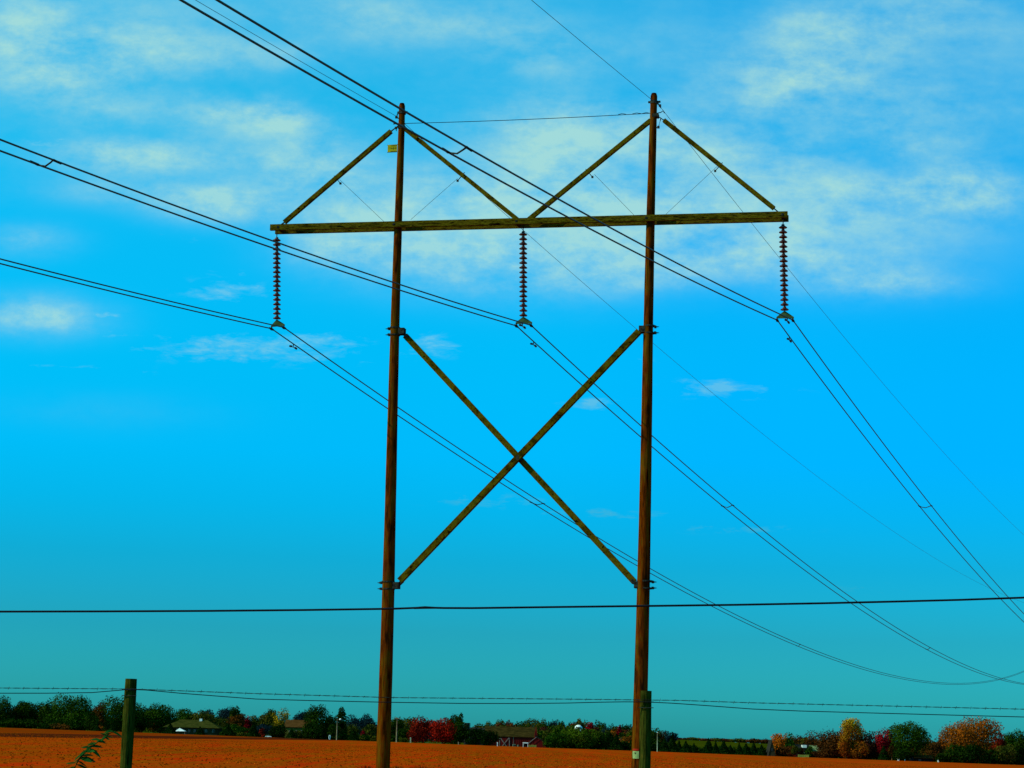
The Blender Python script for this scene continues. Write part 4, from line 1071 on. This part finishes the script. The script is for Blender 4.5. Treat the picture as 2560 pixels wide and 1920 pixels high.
# silo with pale edge, sheds, barn
p0, p1 = at(1161, 1807, 590), at(1174.5, 1807, 590); cx = (p0.x + p1.x) / 2; rad = (p1.x - p0.x) / 2
si = empty('silo', (cx, 590, ground(cx, 590)), 'dark flat-topped silo with a pale ladder on its right side, left of the red barn', 'silo')
MB().tube([(cx, 590, ground(cx, 590) - .3), (cx, 590, p0.z)], rad, 24).build('barrel', M_ROOFD, si)
MB().bar((cx + rad + .12, 589.8, ground(cx, 590)), (cx + rad + .12, 589.8, p0.z), .16, .22, Vector((0, 1, 0))).build('ladder', M_TRIM, si)
house('shed', 1176, 1216, 1834, 1820, 592, 8, M_DK, M_ROOFD, 'low dark shed between the silo and the long barn roof', 'shed')
bn = house('barn', 1214, 1341, 1842, 1817.5, 566, 13, M_WALLR, M_ROOFB, 'long red barn with a mossy brown roof and a white-framed cross door', 'barn', over=.25)
dr = face(bn, 1248, 1275, 1845, 1868, 566, M_WALLR, 'door', .10)
dr['label'] = 'red sliding door with a weathered white frame and X'
Dd = 565.84
def strip_(p, q, w, par, nm_='door_trim', D=Dd, m=None):
    a, b_ = at(*p, D), at(*q, D); return MB().bar(a, b_, .05, w, Vector((0, 0, 1)) if abs(b_.x - a.x) > .3 else Vector((1, 0, 0))).build(nm_, m or M_TRIM, par)
strip_((1248.8, 1844.5), (1248.8, 1868), .20, dr); strip_((1273.4, 1844.5), (1273.4, 1868), .22, dr); strip_((1251, 1845), (1267, 1867), .22, dr); strip_((1272, 1845), (1254, 1867), .24, dr, D=Dd - .06)
strip_((1283.5, 1843), (1283.5, 1862), .10, bn, 'batten', 565.95)
for (x0, x1, y0, y1) in ((1281, 1289, 1860.5, 1868), (1293, 1297, 1862, 1868)):
    f = face(bn, x0, x1, y0, y1, 566, M_WHITEG, 'window_frame'); face(bn, x0 + 1.4, x1 - .6, y0 + 1, y1, 565.9, M_GLASS, 'pane', parent=f)
for i in range(22):
    x = 1217 + i * 4.75
    if 1246 < x < 1276: continue
    face(bn, x, x + .5, 1843.5, 1872, 566.02, M_WALLR, 'board_batten', .05)
an = house('barn_annex', 1321, 1365, 1858, 1842.5, 558, 8.5, M_WALLR, M_ROOFD, 'small red gabled annex at the right end of the barn', 'barn', gable=True, over=.15)
strip_((1319.5, 1859.5), (1341, 1842.6), .16, an, 'rake_board', 557.7)
strip_((1342, 1842.6), (1365, 1860.5), .10, an, 'rake_board', 557.7, M_ROOFD)
# tall narrow gable rising at the barn end
tg_ = house('gable_tower', 1336.5, 1343.5, 1838, 1819, 562, 4, M_WALLR, M_WALLR, 'narrow pointed red gable rising above the right end of the barn roof', 'tower', gable=True, over=.02)
face(tg_, 1338.6, 1341, 1838, 1842, 562, M_DK, 'vent')
# white-framed stall
a_, b_ = at(1308, 1857, 553), at(1319.5, 1857, 553); gz = ground(a_.x, 553)
stl = empty('stall', ((a_.x + b_.x) / 2, 553, gz), 'white-framed open stall with a dark inside before the barn annex', 'shelter')
MB().box(((a_.x + b_.x) / 2, 554, a_.z), ((b_.x - a_.x) / 2 + .1, 0, 0), (0, 1.1, 0), (0, 0, .14)).build('roof', M_WHITE, stl)
for x in (a_.x, b_.x):
    for yy in (553.05, 554.95): MB().box((x, yy, (a_.z + gz) / 2 - .2), (.07, 0, 0), (0, .05, 0), (0, 0, (a_.z - gz) / 2 + .05)).build('post', M_WHITE, stl)
MB().box(((a_.x + b_.x) / 2, 554.7, (a_.z + gz) / 2 - .2), ((b_.x - a_.x) / 2 - .1, 0, 0), (0, .04, 0), (0, 0, (a_.z - gz) / 2)).build('back_panel', M_DK, stl)
# low picket fence
a_, b_ = at(1322, 1862, 552), at(1340, 1863, 552); gz = ground(a_.x, 552)
pf = empty('picket_fence', ((a_.x + b_.x) / 2, 552, gz), 'short pale green picket fence before the barn annex', 'fence')
for i in range(9):
    x = a_.x + (b_.x - a_.x) * i / 8; MB().box((x, 552, (a_.z + gz) / 2 + random.uniform(-.08, .05)), (.085, 0, 0), (0, .02, 0), (0, 0, (a_.z - gz) / 2)).build('picket', M_CREAM, pf)
MB().box(((a_.x + b_.x) / 2, 552.05, gz + .45), ((b_.x - a_.x) / 2, 0, 0), (0, .025, 0), (0, 0, .06)).build('rail', M_CREAM, pf)
def marker(px, yt, wpx, D, label, m=M_WHITE):
    p = at(px, yt, D); gz = ground(p.x, D); w = wpx / F_PX * D / 2
    root = empty('marker_post', (p.x, D, gz), label, 'post')
    MB().box((p.x, D, (p.z + gz) / 2), (w, 0, 0), (0, w, 0), (0, 0, (p.z - gz) / 2)).build('post', m, root)
    MB().lathe((p.x, D, p.z), [(w * 1.3, 0), (w * 1.1, .08), (0, .14)], 8).build('cap', m, root)
marker(1243.5, 1857, 2.2, 554, 'short white post left of the barn cross door')
marker(1026.5, 1845, 3, 552, 'pale post at the left foot of the dark red maple', M_WHITEG)
marker(1146, 1856, 2.6, 552, 'stubby tan post at the field edge left of the barn', M_PALEP)
marker(2246, 1897, 4, 551, 'little white post under the left side of the big green tree')
marker(2262, 1899, 1.6, 551, 'thinner white post under the middle of the big green tree')
marker(2345.5, 1901, 3, 551, 'white post at the field edge between the big green and huge orange trees')
# dome silo on the far side
p0, p1 = at(1436, 1822, 860), at(1456.5, 1822, 860); cx = (p0.x + p1.x) / 2; rad = (p1.x - p0.x) / 2; gz = ground(cx, 860)
ds = empty('domed_silo', (cx, 860, gz), 'round silo with a white domed cap rising behind the willow', 'silo')
MB().tube([(cx, 860, gz - .3), (cx, 860, p0.z)], rad * .93, 24).build('barrel', M_WALLB, ds)
pr_ = [(rad * math.cos(t_), rad * .98 * math.sin(t_)) for t_ in np.linspace(0, math.pi / 2, 8)]
MB().lathe((cx, 860, p0.z), [(rad * .9, -.01)] + pr_, 20).build('dome', M_WHITE, ds, True)
MB().box((cx - .1, 860 - rad * .86, p0.z + .35), (.5, 0, 0), (0, .4, 0), (0, 0, .42)).build('hatch', M_ROOFD, ds)
MB().box((cx + rad * .5, 860 - rad * .9, p0.z - .45), (.3, 0, 0), (0, .4, 0), (0, 0, .5)).build('chute_head', M_WHITE, ds)
# A-frame
af = house('a_frame_cabin', 1922, 1938, 1886, 1852, 556, 7, M_WALLB, M_ROOFD, 'steep dark A-frame gable left of the orange and green tree', 'cabin', gable=True, over=.12)
face(af, 1928, 1932, 1870, 1877, 556, M_GLASS, 'window')
# white house and its neighbour
wh = house('white_house', 1992, 2024, 1870, 1862.5, 566, 8, M_WALLB, M_ROOFD, 'dim house with white dormer and white door among trees, behind the red car')
face(wh, 2008, 2011, 1874, 1884, 566, M_WHITEG, 'door')
T('round', 2004, 1871, 13, 555, 'brown', 'small brown tree in front of the white dormer, right of the olive one', base=.1)
for x in (1996, 2016):
    f = face(wh, x, x + 4, 1873, 1879, 566, M_TRIM, 'window_frame'); face(wh, x + .8, x + 3.2, 1874, 1878, 565.9, M_GLASS, 'pane', parent=f)
MB().box(at(2010, 1866, 566.5), (.6, 0, 0), (0, .9, 0), (0, 0, .38)).build('dormer', M_WHITE, wh)
T('round', 1990, 1864, 22, 554, 'olive', 'olive shrub-like tree left of the white dormer of the white house', base=.3)
T('round', 2023, 1866, 16, 554, 'green', 'small green tree between the white house and the pale roof', base=.1)
gh = house('pale_roof_house', 2029, 2062, 1878, 1865, 570, 8, M_WALLB, M_ROOFG, 'low house with a pale greenish roof seen through brown branches')
face(gh, 2036, 2040, 1881, 1888, 570, M_GLASS, 'window')
lh = house('low_house', 2287, 2331, 1895, 1889.5, 557, 7, M_DK, M_ROOFR, 'long low dark house with a thin brown-red roof between two big trees')
face(lh, 2296, 2303, 1898, 1903, 557, M_GLASS, 'window')
a_, b_ = at(1995, 1886.5, 551.5), at(2022, 1887, 551.5); gz = ground(a_.x, 551.5)
lw = empty('low_wall', ((a_.x + b_.x) / 2, 551.5, gz), 'low yellowish wall in front of the white house', 'wall')
for i in range(6):
    x0 = a_.x + (b_.x - a_.x) * i / 6; x1 = a_.x + (b_.x - a_.x) * (i + 1) / 6
    MB().box(((x0 + x1) / 2, 551.5, (a_.z + gz) / 2 + random.uniform(-.03, .03)), ((x1 - x0) / 2 - .02, 0, 0), (0, .12, 0), (0, 0, (a_.z - gz) / 2)).build('wall_panel', M_CREAM, lw)

# ------------------------------------------------------------------ near weeds, tufts and stubble
def blades(mb, c, n, h, spread, lean=.4, w=.012):
    for i in range(n):
        a_ = random.uniform(0, 6.28); r0 = spread * random.random() ** .6; b0 = Vector((c[0] + r0 * math.cos(a_), c[1] + r0 * math.sin(a_), c[2]))
        d = Vector((math.cos(a_) * lean * random.random(), math.sin(a_) * lean * random.random(), 1)) * h * random.uniform(.5, 1.1)
        s = Vector((math.cos(a_ + 1.57), math.sin(a_ + 1.57), 0)) * w
        i0 = len(mb.v); mb.v += [b0 - s, b0 + s, b0 + d * .6 + s * .7, b0 + d * .6 - s * .7, b0 + d + Vector((d.x, d.y, 0)) * .5]
        mb.f += [[i0, i0 + 1, i0 + 2, i0 + 3], [i0 + 3, i0 + 2, i0 + 4]]
tf = MB()
for (px, yt, wd) in ((915, 1913, .22), (932, 1917, .12), (985, 1913, .16), (975, 1916, .15), (1000, 1915, .12), (1052, 1912, .24), (1040, 1916, .15), (1125, 1918, .1), (1605, 1912, .25), (1590, 1915, .2)):
    p = at(px, yt, 57.5); gz = ground(p.x, 57.5)
    blades(tf, (p.x, 57.5, gz), int(500 * wd), (p.z - gz) * 1.0, wd, .35, .012)
tag(tf.build('grass_tufts', LM['grassb']), 'dark dry grass tufts at the foot of the pylon poles', 'grass', None, 'stuff')
# leafy weed near the left fence post
wroot = Vector((at(190, 1900, 13.0).x, 13.0, ground(0, 13)))
wd_ = empty('leafy_weed', wroot, 'leafy dark green weed leaning right beside the left fence post', 'weed')
stem_px = [(176, 1990), (182, 1930), (196, 1900), (215, 1878), (235, 1862), (262, 1842), (284, 1828)]
sp = [at(x, y, 13.0) for x, y in stem_px]; sp[0].z = 0
MB().tube(sp, [.007, .006, .006, .005, .004, .003, .002], 6).build('stem', LM['weed'], wd_, True)
wl = random.Random(5)
for li in range(44):
    f = (li / 43) ** .9; kk = min(5, int(f * 6)); g_ = f * 6 - kk; sx = stem_px[kk][0] + (stem_px[kk + 1][0] - stem_px[kk][0]) * g_; sy = stem_px[kk][1] + (stem_px[kk + 1][1] - stem_px[kk][1]) * g_
    c = at(sx, sy, 13.0); ang = wl.choice((0, 180)) + wl.uniform(-38, 48); l = wl.uniform(18, 40) * (1.1 - .5 * f)
    Lm = l / F_PX * 13.0 * 1.1; a_ = R(ang)
    d = Vector((math.cos(a_), wl.uniform(-.9, .9), math.sin(a_) * .6)).normalized(); side = d.cross(Vector((wl.uniform(-.5, .5), -.7, .7))).normalized()
    k = MB(); pr2 = [(0, .02), (.25, .13), (.5, .16), (.75, .11), (1, 0)]; dr_ = wl.uniform(.1, .45)
    up2 = [c + d * Lm * t_ + side * Lm * w_ - UP * Lm * dr_ * t_ * t_ for t_, w_ in pr2]; dn2 = [c + d * Lm * t_ - side * Lm * w_ - UP * Lm * dr_ * t_ * t_ for t_, w_ in pr2]
    for i in range(4): k.poly([dn2[i], dn2[i + 1], up2[i + 1], up2[i]] if i < 3 else [dn2[3], dn2[4], up2[3]])
    k.build('leaf', LM['weed'], wd_)
# stubble clumps over the field
n = 30000
yy = 48 + (260 - 48) * rng.random(n) ** .75; xx = (rng.random(n) * 2 - 1) * (.30 * yy + 1)
# sown in rows
zz = np.array([ground(a, b_) for a, b_ in zip(xx, yy)])
hh = rng.uniform(.015, .05, n); ww = rng.uniform(.02, .05, n); an_ = rng.random(n) * np.pi
V = np.empty((n, 4, 3)); dx = np.cos(an_) * ww; dy = np.sin(an_) * ww; lx = rng.normal(size=n) * .03
V[:, 0] = np.stack([xx - dx, yy - dy, zz], 1); V[:, 1] = np.stack([xx + dx, yy + dy, zz], 1)
V[:, 2] = np.stack([xx + dx * .6 + lx, yy + dy * .6, zz + hh], 1); V[:, 3] = np.stack([xx - dx * .6 + lx, yy - dy * .6, zz + hh * .9], 1)
M_STUB = leafmat('stubble_stalks', (.26, .040, .001), (.40, .060, .001), (.50, .09, .002), nscale=.2)
o = bpy.data.objects.new('crop_stubble', mesh_quads('crop_stubble', V.reshape(-1, 3), [M_STUB])); COL.objects.link(o)
tag(o, 'orange brown crop stubble covering the field', 'stubble', None, 'stuff')
